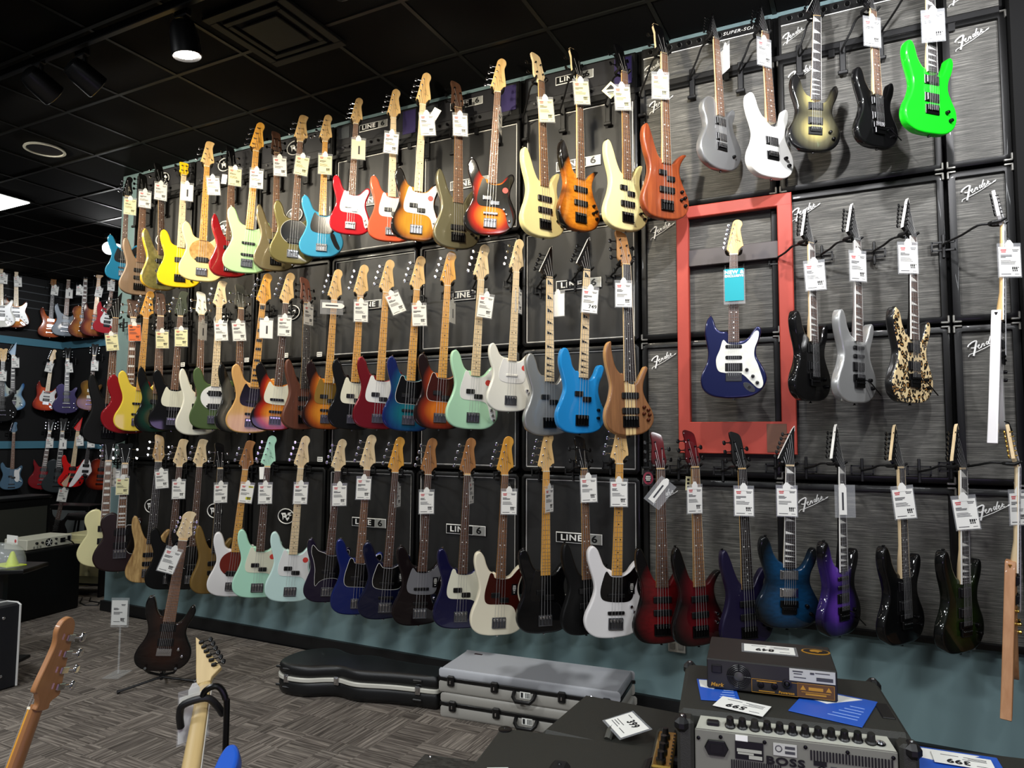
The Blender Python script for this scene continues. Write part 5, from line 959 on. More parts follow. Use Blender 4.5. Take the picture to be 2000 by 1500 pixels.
hang('b15', (1064, 920), (1062, 1236), 'P', 20, BLACKGLOSS, 'gloss black bass with plain maple fretboard', T_(1073, 977, yaw=60), board=AMBER, neck=MAPLE, pg=PGBLACK, inlay=None, group=GB)
hang('b16', (1137, 917), (1145, 1238), 'SPEC', 28, BLACKSATIN, 'matte black bass with brown fretboard, bottom row', T_(1150, 957, roll=-2), board=MIDROSE, hw=B2, headmat=BLACKGLOSS, head='ib4', group=GB)
hang('b17', (1207, 905), (1199, 1244), 'J', 20, F['white2'], 'white bass with black pickguard, bottom row', T_(1209, 965, roll=0), board=AMBER, neck=MAPLE, pg=PGBLACK, hs=True, pk=[('J', 0, 23), ('J', 0, 13.6)], group=GB)
hang('b18', (1287, 917), (1292, 1256), 'SR', 20, F['redburst'], 'dark red burst five-string bass, first after white', T_(1288, 957, k='strip', roll=38), board=ROSE, ns=5, head='ib5', headmat=F['redburst2'], hw=B2, knmat=CHROME, pk=[('SOAP', 0, 24), ('SOAP', 0, 17)], group=GB)
hang('b19', (1353, 914), (1365, 1260), 'SPEC', 32, F['redburst2'], 'dark red burst bass with cream bound neck', T_(1357, 977, yaw=36), board=MIDROSE, binding=PALEMAPLE, ns=5, head='ib5', headmat=F['redburst2'], edge=None, knmat=CHROME, hw=B2, group=GB)
hang('b20', (1444, 917), (1460, 1262), 'SR', 34, F['purplegrey'], 'satin purple five-string bass behind the amplifier head', T_(1453, 981, yaw=6), board=EBONY, ns=5, head='ib5', headmat=BLACKSATIN, hw=B2, group=GB)
hang('b21', (1539, 911), (1537, 1226), 'SUP', 22, F['bluequilt'], 'dark blue quilted guitar, bottom row', T_(1537, 981, yaw=4), board=EBONY, binding=WHITE, neck=PALEMAPLE, inlay='shark', headmat=BLACKGLOSS, edge=WHITE, hw=B2, pkmat=CHROME, group=G3)
hang('b22', (1633, 911), (1639, 1240), 'SUP', 58, F['purple'], 'purple and black burst guitar, bottom row', T_(1646, 975, k='strip'), board=EBONY, binding=WHITE, neck=BLACKSATIN, inlay='shark', headmat=BLACKGLOSS, edge=WHITE, hw=B2, pk=[('SC', 0, 26), ('SC', 0, 22), ('HB', 0, 17)], arm=True, group=G3)
hang('b23', (1749, 915), (1761, 1257), 'SUP', 58, BLACKGLOSS, 'gloss black guitar with cream headstock edge, bottom row', T_(1766, 984, yaw=22, roll=-6), board=EBONY, binding=PALEMAPLE, neck=PALEMAPLE, headmat=BLACKGLOSS, edge=PALEMAPLE, hw=B2, group=G3)
hang('b24', (1869, 917), (1875, 1273), 'SUP', 60, F['greenblk'], 'dark green and black guitar, bottom row', T_(1887, 1004, yaw=16, roll=-7), board=EBONY, binding=WHITE, neck=PALEMAPLE, inlay='shark', headmat=BLACKGLOSS, edge=PALEMAPLE, hw=B2, group=G3)
hang('b25', (1976, 911), (1972, 1381), 'RR', 86, F['pinknat'], 'pale natural wooden winged guitar, far right', T_(1989, 994, yaw=50, behind=1), board=ROSE, binding=WHITE, neck=PALEMAPLE, headmat=PALEMAPLE, hw=GOLD, r=.4, d=.26, bk='tom', group=G3)
# ---- guitars on the far walls of the recess
FW = 'guitars on the far walls'
def far(gid, n, b, sty, body, label, wall, phi=0, tag=None, **kw):
    hang(gid, n, b, sty, phi, body, label, tag, d=.16, wall=wall, group=FW, **kw)
LPW = dict(binding=WHITE, inlay='block', headmat=BLACKGLOSS)
far('f1', (2, 529), (2, 639), 'STRAT', F['offwhite'], 'white sunburst guitar cut by the left picture edge', 'left', 0, T_(7, 545), board=PALEMAPLE, headmat=MAPLE, pg=PGWHITE)
far('f2', (32, 533), (31, 640), 'STRAT', F['sbg'], 'brown sunburst guitar with white pickguard, far left wall', 'left', 0, T_(35, 551, roll=-4), board=PALEMAPLE, pg=PGWHITE)
far('f3', (104, 559), (97, 659), 'SUP', burst('orange_quilt', '#d8681c', '#b04a10', '#6a2408', figure=(18, (1.6, 1.6, 4))), 'orange quilted guitar with dark fretboard, far wall', 'left', 0, T_(107, 568, roll=4), board=EBONY, head='lp3', headmat=ROAST, bk='tom', pkmat=CHROME)
far('f4', (134, 548), (126, 657), 'SUP', M('slate_grey', '#4c5660', .4, .2, .6), 'slate grey guitar on the far wall', 'back', 0, T_(135, 574, k='back'), board=MIDROSE, head='lp3', headmat=M('slate_grey', '#4c5660'), bk='tom')
far('f5', (167, 547), (161, 660), 'LP', burst('honey_burst', '#b5701c', '#7c3a10', '#4a1a08', figure=(14, (1.6, 1.6, 4))), 'honey burst single-cut guitar with white binding', 'back', 0, T_(156, 568), **LPW)
far('f6', (193, 546), (183, 657), 'STRAT', burst('cherry_brown_burst', '#b0642c', '#6a1c10', '#3a0a08'), 'cherry-brown burst guitar with amber maple neck', 'back', 0, T_(193, 571, roll=8), board=AMBER, neck=AMBER, pg=None)
far('f7', (220, 548), (206, 651), 'STRAT', paint('#a82630'), 'red guitar with white pickguard on the far wall', 'back', 6, T_(217, 559), board=MIDROSE, pg=PGWHITE)
far('f8', (6, 706), (2, 824), 'LP', BLACKGLOSS, 'black guitar with chrome parts, left picture edge', 'left', 0, T_(5, 735), board=EBONY, bk='tom')
far('f9', (26, 695), (24, 802), 'SUP', burst('icy_blue_burst', '#c8cfc4', '#7fa8c8', '#2c5f9a'), 'icy blue burst guitar on the left wall', 'left', 0, T_(30, 709, roll=-3), board=EBONY, headmat=paint('#a8c4dc'), inlay='block')
far('f10', (101, 706), (87, 802), 'STRAT', burst('orange_red_burst', '#d85020', '#b03012', '#7a1808'), 'orange-red guitar with white pickguard, far wall', 'left', 0, T_(96, 718, roll=12), board=PALEMAPLE, pg=PGWHITE)
far('f11', (132, 702), (129, 808), 'LP', metallic('#241a48', 'royal_purple'), 'dark purple single-cut guitar with white binding', 'back', 0, T_(135, 719, roll=-8), board=EBONY, **LPW)
far('f12', (184, 695), (174, 802), 'LP', burst('gold_brown', '#8a6420', '#6a4818', '#4a3010'), 'gold-brown single-cut guitar on the far wall', 'back', 0, T_(185, 715), board=ROSE, headmat=BLACKGLOSS, pkmat=WHITE)
far('f13', (27, 846), (22, 956), 'MUST', M('slate_blue', '#4c6c84', .4, .2, .6), 'slate blue offset guitar on the left wall', 'left', 0, None, ns=6, board=MIDROSE, bk='tom', pg=PGWHITE, pgk='HALF', head='strat6', headmat=M('slate_blue', '#4c6c84'))
far('f15', (97, 843), (80, 956), 'SG', paint('#7c0f18'), 'dark red double-horn guitar on the far wall', 'left', 0, T_(97, 866), board=ROSE, inlay='block', headmat=BLACKGLOSS)
far('f16', (122, 843), (110, 962), 'LP', M('charcoal', '#2c3436', .4, .2, .5), 'charcoal single-cut guitar on the far wall', 'back', 0, T_(123, 868, k='back'), board=EBONY, **LPW)
far('f17', (152, 842), (137, 951), 'SUP', paint('#d81e1c'), 'bright red guitar with red headstock, far wall', 'back', 0, T_(156, 862, roll=-3), board=PALEMAPLE, neck=PALEMAPLE, headmat=paint('#d81e1c'), hw=BLACKHW)
far('f18', (176, 847), (163, 945), 'V', F['white2'], 'white arrow-shaped guitar on the far wall', 'back', 4, T_(178, 865), board=EBONY, headmat=F['white2'], inlay=None)
far('f19', (207, 846), (193, 957), 'LP', burst('cherry_dark_burst', '#8a2c12', '#5a1408', '#2a0604'), 'cherry-brown single-cut guitar behind the cream guitar', 'back', 0, T_(204, 860), board=ROSE, headmat=BLACKGLOSS)
# ================================================================ teal sign hung on the featured guitar
TEAL = M('sign_teal', '#18a0ac', .35); 
N_ = GU['m21']; sp_ = atY(1434, 556, -.285)
T = thing('display_sign', 'teal hanging sign on the navy guitar neck', 'sign', sp_, .12)
pbox('sleeve', (0, .003, -.01), (.108, .003, .185), SLEEVE, T, .001); c = pbox('card', (0, 0, 0), (.096, .0014, .17), TEAL, T)
part('lettering', text_mesh('NEW &', .026, .0004, 1.05, 0, .0012), WHITE, c, (0, -.0014, .066)); part('lettering', text_mesh('EXCLUSIVE', .0165, .0004, 1.05, 0, .001), WHITE, c, (0, -.0014, .046))
# extra swing tags seen on the wall
def card_tag(px, py, y, w, h, mat, label, roll=0, yaw=.5, fn=None):
    p = atY(px, py, y); T = thing('swing_tag', label, 'tag', matrix=Matrix.Translation(p) @ Matrix.Rotation(yaw, 4, 'Z') @ Matrix.Rotation(roll, 4, 'Y'))
    c = pbox('card', (0, 0, 0), (w, .001, h), mat, T); build('loop', lambda b: b.tube([(0, 0, h/2-.004), (.006, .01, h/2+.03), (0, .02, h/2+.06)], .0008, 4), BLACKPL, T)
    if fn: fn(c)
    return T
def diamond(c):
    build('print', lambda b: (b.slab([(-.03, .004), (0, .034), (.03, .004)], -.0012, -.0006), b.box((0, -.001, -.012), (.04, .0005, .006)), b.box((0, -.001, -.022), (.03, .0005, .004))), INKBLK, c, rot=(0, -math.pi/4, 0))
card_tag(1193, 176, -.22, .075, .075, PAPERY, 'diamond-shaped cream tag beside the cream bass headstock', math.pi/4, .3, diamond)
def redround(c):
    build('print', lambda b: [b.tube([(r*math.cos(a*math.pi/12), -.0012, r*1.3*math.sin(a*math.pi/12)) for a in range(25)], .0016, 4) for r in (.026, .021)], M('tag_pink', '#d84a68', .5), c)
    build('print', lambda b: [b.box((0, -.0012, z), (w, .0006, .006)) for z, w in ((.01, .026), (0, .03), (-.01, .024))], PAPER, c)
card_tag(1266, 934, -.1, .058, .088, M('tag_black', '#15090b', .5), 'black and pink swing tag beside the dark red bass', 0, .2, redround)
card_tag(1344, 944, -.18, .03, .075, PAPERY, 'small cream swing tag left of the cream-bound bass', .05, .7, lambda c: build('print', lambda b: [b.box((0, -.0011, z), (.014, .0005, .012)) for z in (-.02, 0, .02)], INKBLK, c))
card_tag(849, 224, -.3, .05, .09, PAPER, 'small white slip tied over the sunburst bass price tag', .5, .5)
card_tag(438, 350, -.27, .04, .075, PAPER, 'small white slip left of the red bass price tag', .1, .5)
card_tag(512, 924, -.24, .04, .09, PAPER, 'small white slip on the seafoam bass neck', -.05, .5)

# ================================================================ seven-string guitar on its floor stand
N7 = atD(342, 1056, 4.42); B7 = atD(331, 1304, 4.42); v = CAM-N7
B7 = Vector((B7.x, B7.y-.06, B7.z)); N7 = Vector((N7.x+.01, N7.y+.05, N7.z))
M7 = frame_from(N7+Vector((.0, 0, 0)), B7, math.atan2(v.x, -v.y)-.05)
instrument('s7', 'electric_guitar', 'dark brown burst seven-string guitar on the floor stand', 'guitar', M7, (N7-B7).length/.77, 'SUP', F['brownblack'], ns=7, head='ray7', headmat=PALEMAPLE, board=MIDROSE, neck=MAPLE, bk='hard', decal=False, inlay=None, kn=[(7.6, 13), (10, 9)])
tag_at(atD(331, 1096, 4.28), math.atan2(v.x, -v.y), math.radians(20), 'front', 'white price tag with blue heading on the floor-stand guitar', None)
S7 = Vector((B7.x, B7.y, 0))
T = thing('guitar_stand', 'black tripod floor stand under the seven-string guitar', 'guitar stand', S7)
rx = (M7.to_3x3() @ Vector((1, 0, 0))).normalized(); ry = (M7.to_3x3() @ Vector((0, 1, 0))); ry.z = 0; ry.normalize(); bz = B7.z
for s in (-1, 1):
    build('cradle_arm', lambda b: b.tube([ry*.07+Vector((0, 0, bz-.05)), rx*s*.07+ry*.06+Vector((0, 0, bz-.03)), rx*s*.085-ry*.03+Vector((0, 0, bz+.012)), rx*s*.085-ry*.06+Vector((0, 0, bz+.03))], .008, 8), HANGBLACK, T)
build('pole', lambda b: b.tube([ry*.07+Vector((0, 0, .04)), ry*.09+Vector((0, 0, bz+.35))], .009, 8), HANGBLACK, T)
for q in (atZ(228, 1352, .012), atZ(382, 1330, .012), S7+ry*.34):
    q = q-S7; q.z = .012
    l = build('leg', lambda b: b.tube([ry*.07+Vector((0, 0, bz-.06)), q], .008, 8), HANGBLACK, T); build('rubber_foot', lambda b: b.tube([q*.93+(ry*.07+Vector((0, 0, bz-.06)))*.07, q], .011, 8), BLACKPL, l)
# ---- clear acrylic price stand on the carpet
q = atZ(229, 1318, .002); T = thing('acrylic_sign_holder', 'clear acrylic floor price stand with white card', 'sign holder', q, .45)
ACR = clear('acrylic', (.93, .97, .96, 1), .1)
pbox('base', (0, 0, .003), (.11, .16, .005), ACR, T, .001); pbox('stem', (0, .01, .17), (.012, .006, .33), ACR, T, .001); pbox('panel', (0, 0, .40), (.12, .006, .19), ACR, T, .001)
c = pbox('card', (0, -.006, .40), (.105, .001, .16), M('card_grey', '#c9c9c4', .6), T); part('print', mk_print(3), INK, c, (0, -.0006, 0)); part('price', mk_print3(2), INKBLK, c, (0, -.0006, -.01))
# ================================================================ instrument cases on the floor
CASE = M('moulded_case', '#101112', .42, bump=.12, bscale=200); ALU = M('aluminium', '#d6d4c8', .4, .15)
w1 = atZ(566, 1361, 0); w2 = atZ(835, 1387, 0); p1 = Vector((.12, .005)); p2 = Vector((1.045, .095)); ang = math.atan2(w2.y-w1.y, w2.x-w1.x)-math.atan2(p2.y-p1.y, p2.x-p1.x)
a = w1.xy-Matrix.Rotation(ang, 2) @ p1
CO = smooth([(-.02, .12), (.0, .06), (.06, .015), (.15, .0), (.24, .01), (.33, .055), (.41, .075), (.50, .05), (.58, .045), (.75, .075), (.9, .085), (1.03, .09), (1.055, .12), (1.06, .2), (1.055, .28), (1.03, .3), (.9, .3), (.68, .315), (.54, .35), (.44, .345), (.38, .33), (.31, .35), (.22, .395), (.13, .395), (.05, .345), (.0, .28), (-.02, .2)], 4)
T = thing('guitar_case', 'black moulded guitar-shaped case with silver band on carpet', 'guitar case', (a.x, a.y, 0), ang)
build('bottom_shell', lambda b: b.slab(CO, .004, .10, .03, 'XY', 3), CASE, T); build('lid', lambda b: b.slab(CO, .112, .188, .028, 'XY', 3), CASE, T); build('valance', lambda b: b.slab(inset(CO, -.004), .094, .118, .003, 'XY', 1), ALU, T)
for x, y in ((.09, .012), (.40, .072), (.93, .088)):
    L_ = pbox('latch', (x, y-.006, .104), (.034, .012, .05), CHROME, T, .004); pbox('hasp', (0, -.008, .004), (.02, .006, .03), CHROME, L_, .002)
for x, y, z in ((.09, .012, .158), (.09, .012, .05), (.02, .045, .158), (.02, .045, .05), (.93, .083, .158), (.93, .083, .05)): pbox('bumper', (x, y-.004, z), (.06, .012, .016), BLACKPL, T, .005)
build('handle', lambda b: b.tube([(.60, .36, .08), (.60, .40, .1), (.72, .37, .1), (.72, .33, .08)], .011, 8), BLACKPL, T)
def cammo():
    m, nt, b = newmat('case_grey'); L = nt.links.new
    n, tc = grain_nodes(nt, 3.2, (1, .55, 1), 2, .5); r = ramp(nt, ((.52, '#b9bbc0'), (.62, '#85868a'))); L(n.outputs['Fac'], r.inputs[0]); L(r.outputs[0], b.inputs['Base Color']); b.inputs['Roughness'].default_value = .5; return m
FC = cammo(); FC2 = M('case_grey_side', '#9b9891', .5, bump=.1, bscale=300)
a = atZ(856, 1402, 0); e = atZ(1100, 1441, 0); ang = math.atan2(e.y-a.y, e.x-a.x)-.02
for k in (0, 1):
    T = thing('flight_case', ['grey flight case, lower of the two, on the carpet', 'grey flight case, upper of the two, with small dark label'][k], 'flight case', (a.x+.01+k*-.012, a.y+.02, k*.135), ang, 'grey flight cases')
    R4 = [(0, 0), (1.02, 0), (1.02, .36), (0, .36)]; RR = smooth([(0, .03), (.008, .008), (.03, 0), (.5, 0), (.99, 0), (1.012, .008), (1.02, .03), (1.02, .18), (1.02, .33), (1.012, .352), (.99, .36), (.5, .36), (.03, .36), (.008, .352), (0, .33), (0, .18)], 2)
    build('bottom_shell', lambda b: b.slab(RR, .002, .066, .012, 'XY', 2), FC2, T); build('lid', lambda b: b.slab(RR, .082, .134, .012, 'XY', 2), FC if k else FC2, T); build('valance', lambda b: b.slab(inset(RR, -.002), .064, .084, .002, 'XY', 1), BLACKPL, T)
    for x in (.07, .335, .72, .96): 
        L_ = pbox('latch', (x, -.008, .07), (.042, .02, .058), BLACKPL, T, .006); pbox('lock', (0, -.011, -.004), (.008, .004, .018), CHROME, L_, .001)
    build('handle', lambda b: b.tube([(.45, -.004, .062), (.452, -.03, .045), (.47, -.04, .026), (.55, -.04, .026), (.568, -.03, .045), (.57, -.004, .062)], .011, 8), BLACKPL, T)
    c = pbox('label', (.512, -.002, .05), (.06, .003, .034), PAPER, T); build('barcode', lambda b: [b.box((x, -.002, 0), (w, .001, .026)) for x, w in ((-.018, .012), (.004, .004), (.011, .003), (.018, .004), (.025, .003))], INKBLK, c)
    if k: pbox('badge', (.10, .30, .1345), (.05, .016, .002), M('badge_dark', '#2a1214', .4), T)
# ================================================================ amplifiers in the right foreground
TOL2 = M('tolex_grey_black', '#282823', .6, bump=.3, bscale=500)
def oriented(A, Bp, name, label, cat, z):   # thing whose x axis runs A -> B on the floor plan
    return thing(name, label, cat, (A.x, A.y, z), math.atan2(Bp.y-A.y, Bp.x-A.x))
zt = .89; A = atZ(1322, 1402, zt); Bq = atZ(1795, 1457, zt); Wd = (Bq-A).length; Dp = .44; Hh = .50
T = oriented(A, Bq, 'guitar_amplifier', 'large black combo amplifier with grey rear panel', 'amplifier', zt-Hh)
LGREY = M('panel_light_grey', '#77776c', .5, .1); PANW = M('panel_pale', '#a9a99c', .5)
pbox('cabinet', (Wd/2, Dp/2+.03, Hh/2), (Wd, Dp-.06, Hh), TOL2, T, .012)
pbox('cabinet', (.02, .02, Hh/2), (.04, .05, Hh), TOL2, T, .008); pbox('cabinet', (Wd-.02, .02, Hh/2), (.04, .05, Hh), TOL2, T, .008)
build('handle_recess', lambda b: b.slab(smooth([(.05, .055), (.06, .03), (.10, .028), (Wd-.10, .028), (Wd-.06, .03), (Wd-.05, .055)], 1), Hh-.04, Hh-.034, 0, 'XY'), BLACKPL, T)
build('control_panel', lambda b: b.add([(.045, .002, Hh-.019), (Wd-.045, .002, Hh-.019), (Wd-.055, .05, Hh-.006), (.055, .05, Hh-.006), (.045, .01, Hh-.03), (Wd-.045, .01, Hh-.03), (Wd-.055, .058, Hh-.02), (.055, .058, Hh-.02)], [(0, 1, 2, 3), (4, 5, 6, 7), (0, 1, 5, 4), (1, 2, 6, 5), (2, 3, 7, 6), (3, 0, 4, 7)]), PANW, T, sm=0)
for i in range(12):
    x = .125+i*(Wd-.205)/11.5
    if i == 0: pbox('switch', (.085, .024, Hh-.011), (.03, .02, .012), BLACKPL, T, .003)
    k = build('knob', lambda b: b.lathe((0, 0, 0), [(.0125, 0), (.0125, .004), (.0095, .007), (.0085, .022), (.0075, .024)], 14), BLACKPL if i not in (2, 11) else M('knob_dark', '#1c1b19', .5), T, loc=(x, .022, Hh-.0135), rot=(.27, 0, 0))
    if i not in (0, 2, 11): build('skirt', lambda b: b.lathe((0, 0, 0), [(.0128, .0), (.0128, .004)], 14), CHROME, k, loc=(0, 0, -.002))
build('jack', lambda b: b.lathe((0, 0, 0), [(.012, 0), (.012, .003), (.006, .004), (.005, -.002)], 14), CHROME, T, loc=(Wd-.075, .02, Hh-.014), rot=(.27, 0, 0))
rp = pbox('rear_panel', (Wd/2, .008, Hh-.021-.185), (Wd-.085, .012, .37), LGREY, T, .002)
X0 = -(Wd-.085)/2; ZT = .185
def on(name, x, z, fn, mat, par=None, sm=35): return build(name, fn, mat, par or rp, loc=(X0+x, -.007, ZT-z), sm=sm)
for x in (.008, .06, .16, .25, .34, Wd-.095): on('screw', x, .012 if x > .02 else .02, lambda b: b.lathe((0, 0, 0), [(.0045, 0), (.0045, -.002), (.002, -.003)], 10, 'Y'), BLACKHW)
on('power_inlet', .05, .038, lambda b: (b.slab([(-.028, 0), (-.019, -.018), (.019, -.018), (.028, 0), (.019, .018), (-.019, .018)], -.006, 0, .002, seg=1), b.box((0, -.007, 0), (.028, .004, .02))), BLACKPL)
p = on('label', .125, .036, lambda b: b.box((0, -.001, 0), (.064, .002, .042)), BLACKPL); build('print', lambda b: (b.box((0, -.0025, .0), (.056, .001, .007)), b.box((.014, -.0025, -.014), (.03, .001, .008)), b.box((-.008, -.0025, -.007), (.036, .001, .004))), PANW, p)
on('label', .108, .009, lambda b: b.box((0, -.001, 0), (.028, .002, .014)), PAPER)
p = on('label', .205, .024, lambda b: b.box((0, -.0008, 0), (.052, .0016, .028)), M('label_silver', '#b8b8b0', .4)); build('print', lambda b: (b.tube([(-.014+.007*math.cos(a*.524), -.0018, .007*math.sin(a*.524)+.002) for a in range(13)], .0012, 4), b.box((.011, -.002, .006), (.022, .0008, .006)), b.box((.011, -.002, -.005), (.022, .0008, .006))), INK, p)
part('lettering', text_mesh('BOSS', .024, .0008, 1.45, 0, .0008), BLACKPL, rp, (X0+.205, -.008, ZT-.052))
for i in range(26): on('vent_slot', .262+i*.0068, .028, lambda b: b.box((0, -.0004, 0), (.0034, .002, .022)), BLACKPL)
for i in range(22): on('vent_slot', .085+i*.0052, .074, lambda b: b.box((0, -.0004, 0), (.0028, .002, .026)), BLACKPL)
for x, z, r in ((.285, .064, .013), (.335, .066, .015), (.39, .070, .010)): on('jack', x, z, lambda b: b.lathe((0, 0, 0), [(r, 0), (r, -.004), (r*.75, -.006), (r*.6, -.006), (r*.55, -.001)], 18, 'Y'), BLACKHW)
on('label', .281, .045, lambda b: b.box((0, -.0008, 0), (.028, .0016, .01)), BLACKPL)
for i in range(5): on('print', .31+i*.022, .050, lambda b: b.box((0, -.0005, 0), (.013, .001, .002)), INK)
for x, y in ((.006, .0), (Wd-.006, .0), (.006, Dp-.01), (Wd-.006, Dp-.01)):
    g = build('corner_guard', lambda b: b.box((0, 0, 0), (.036, .05, .036), .012), BLACKPL, T, loc=(x+(.006 if x < .1 else -.006), y+.01, Hh-.014)); build('screw', lambda b: b.lathe((0, 0, .018), [(.005, 0), (.004, .002), (.001, .003)], 10), CHROME, g)
pbox('side_handle', (Wd-.03, Dp*.45, Hh+.001), (.03, .10, .004), BLACKPL, T, .002)
amp_rot = T.rotation_euler.z; AM = Matrix.Translation(T.location) @ Matrix.Rotation(amp_rot, 4, 'Z')
# stand below the amplifier
T = thing('equipment_stand', 'black low stand under the combo amplifier', 'stand', AM @ Vector((Wd/2, Dp/2, -.0)), amp_rot); z_ = (AM @ Vector((0, 0, 0))).z; T.location.z = 0
pbox('shelf', (0, 0, z_-.015), (Wd+.06, Dp, .03), BLACKPL, T, .004)
for s in (-1, 1):
    for t in (-1, 1): pbox('leg', (s*(Wd/2), t*(Dp/2-.04), (z_-.03)/2), (.04, .04, z_-.03), BLACKPL, T, .004)
# ---- bass amplifier head on top
A = atZ(1381, 1347, zt); Bq = atZ(1637, 1377, zt); Wd2 = (Bq-A).length; Dp2 = .225; H2 = .078
T = oriented(A, Bq, 'amplifier_head', 'small black amplifier head with cooling fan and gold print', 'amplifier', zt+.006)
pbox('case', (Wd2/2, Dp2/2, H2/2), (Wd2, Dp2, H2), M('head_grey_black', '#1f1e1b', .45), T, .003)
HM = Matrix.Translation(T.location) @ Matrix.Rotation(T.rotation_euler.z, 4, 'Z'); hr = T.rotation_euler.z
GP = M('gold_print', '#c8922e', .4, .4)
def hp(name, x, z, fn, mat, par=None): return build(name, fn, mat, par or T, loc=(x*Wd2, -.0005, z*H2))
hp('power_inlet', .08, .68, lambda b: (b.box((0, 0, 0), (.027, .006, .022), .002), b.box((0, -.003, -.001), (.022, .004, .015))), BLACKPL)
f = hp('fan', .255, .5, lambda b: b.lathe((0, 0, 0), [(.012, 0), (.012, -.003), (.01, -.004)], 24, 'Y'), M('fan_hub', '#3a3936', .4))
for r in (.0165, .021, .0255, .030): build('fan_guard', lambda b: b.tube([(r*math.cos(a*math.pi/8), -.002, r*math.sin(a*math.pi/8)) for a in range(17)], .0014, 5), BLACKPL, f)
for a in range(4): build('fan_guard', lambda b: b.tube([(.012*math.cos(a*math.pi/2), -.002, .012*math.sin(a*math.pi/2)), (.032*math.cos(a*math.pi/2), -.002, .032*math.sin(a*math.pi/2))], .0018, 5), BLACKPL, f)
part('lettering', text_mesh('Mark', .013, .0004, 1.1, .2, .0005), GP, T, (.08*Wd2, -.001, .14*H2))
def outline(b, w, h, t=.0008): [b.box((0, -.0006, s*h/2), (w, .001, t)) for s in (-1, 1)]; [b.box((s*w/2, -.0006, 0), (t, .001, h)) for s in (-1, 1)]
hp('print', .53, .26, lambda b: outline(b, Wd2*.35, H2*.44), GP)
for x in (.425, .53): hp('jack', x, .3, lambda b: b.lathe((0, 0, 0), [(.0085, 0), (.0085, -.004), (.0065, -.005), (.004, -.005), (.0035, -.001)], 16, 'Y'), BLACKHW)
hp('speaker_socket', .625, .42, lambda b: b.lathe((0, 0, 0), [(.0125, 0), (.0125, -.003), (.008, -.004), (.006, -.001), (.003, -.004)], 18, 'Y'), BLACKPL)
part('lettering', text_mesh('Powercon', .0085, .0004, 1.0, .15, .0004), GP, T, (.62*Wd2, -.001, .12*H2))
for x, z, w in ((.47, .42, .05), (.47, .1, .04)): hp('print', x, z, lambda b: b.box((0, -.0005, 0), (w, .001, .0022)), GP)
p = hp('label', .815, .76, lambda b: b.box((0, -.0005, 0), (Wd2*.34, .001, H2*.40)), M('label_silver', '#b8b8b0', .4)); build('print', lambda b: [b.box((x, -.0014, z), (w, .0006, h)) for x, z, w, h in ((-.035, .009, .025, .003), (-.035, .003, .02, .002), (.0, .007, .01, .005), (.025, .009, .035, .002), (.03, -.006, .04, .009), (-.03, -.006, .03, .002))], INK, p)
w_ = hp('warning_plate', .84, .28, lambda b: b.box((0, -.0005, 0), (Wd2*.28, .001, H2*.46)), M('plate_brown', '#5a3c10', .4)); build('print', lambda b: (outline(b, Wd2*.27, H2*.44), b.box((0, -.0014, .005), (.035, .0006, .008)), b.box((0, -.0014, -.004), (.07, .0006, .0015)), b.box((0, -.0014, -.009), (.05, .0006, .004))), GP, w_)
for s in (-1, 1): t_ = build('print', lambda b: b.slab([(-.007, -.005), (.007, -.005), (0, .007)], -.0022, -.001), GP, w_, loc=(s*.031, 0, .006))
o = build('logo_badge', lambda b: b.slab(ellipse(0, 0, .038, .026, 28), 0, .0012, 0, 'XY'), GP, T, loc=(Wd2*.88, Dp2*.72, H2)); build('plate', lambda b: b.slab(ellipse(0, 0, .033, .021, 28), .0012, .002, 0, 'XY'), BLACKPL, o)
build('emblem', lambda b: (b.slab(smooth([(-.016, .004), (-.006, .012), (.008, .011), (.018, .004), (.010, -.002), (.006, -.012), (-.002, -.006), (-.012, -.008)], 2), .002, .0028, 0, 'XY')), GP, o)
def flat_tag(Mx, loc, rz, w, h, txt, label, sleeve=True, mat=None, group=None, z=.001, tilt=0):
    T = thing('price_card', label, 'price card', matrix=Mx @ Matrix.Translation(loc) @ Matrix.Rotation(rz, 4, 'Z') @ Matrix.Rotation(tilt, 4, 'X'))
    if sleeve: pbox('sleeve', (0, 0, .0006), (w+.014, h+.014, .001), SLEEVE, T)
    c = pbox('card', (0, 0, .0016), (w, h, .0008), mat or PAPER, T)
    if txt:
        t = part('price', text_mesh(txt, .032, .0002, .95, .1, .0012), INKBLK, c, (.02*w/.13-.01, h*.18 if h < .1 else -.01, .0008)); t.rotation_euler = (-math.pi/2, 0, 0)
    build('print', lambda b: [b.box((x*w, z_*h, .0006), (l*w, .0022, .0004)) for x, z_, l in ((-.2, -.1, .4), (-.25, -.2, .3), (-.22, -.3, .38), (.2, -.3, .3), (-.3, .32, .2))], INK, c)
    return T
flat_tag(HM, (Wd2*.50, Dp2*.60, H2+.001), math.pi+.02, .135, .07, '849', 'white price card in a sleeve on the small amplifier head')
flat_tag(AM, (.155, .115, Hh+.003), math.pi-.32, .125, .078, '599', 'white price card tucked under the small amplifier head', False)
BLUE = M('card_blue', '#2458bc', .4)
def bluecard(Mx, loc, rz, w, h, label):
    T = thing('info_card', label, 'card', matrix=Mx @ Matrix.Translation(loc) @ Matrix.Rotation(rz, 4, 'Z'))
    c = pbox('card', (0, 0, .0012), (w, h, .002), BLUE, T, .0005); build('print', lambda b: [b.box((w*x, h*y, .0014), (w*l, .003, .0005)) for x, y, l in ((.2, -.32, .4), (.22, -.22, .36), (.25, -.1, .3), (.28, 0, .26), (.3, .12, .2))], M('print_pale_blue', '#9db8ea', .5), c)
    build('paper', lambda b: b.slab([(-w*.45, h*.1), (-w*.45, h*.44), (w*.3, h*.44), (-w*.1, h*.02)], .0014, .002, 0, 'XY'), PAPER, c); return T
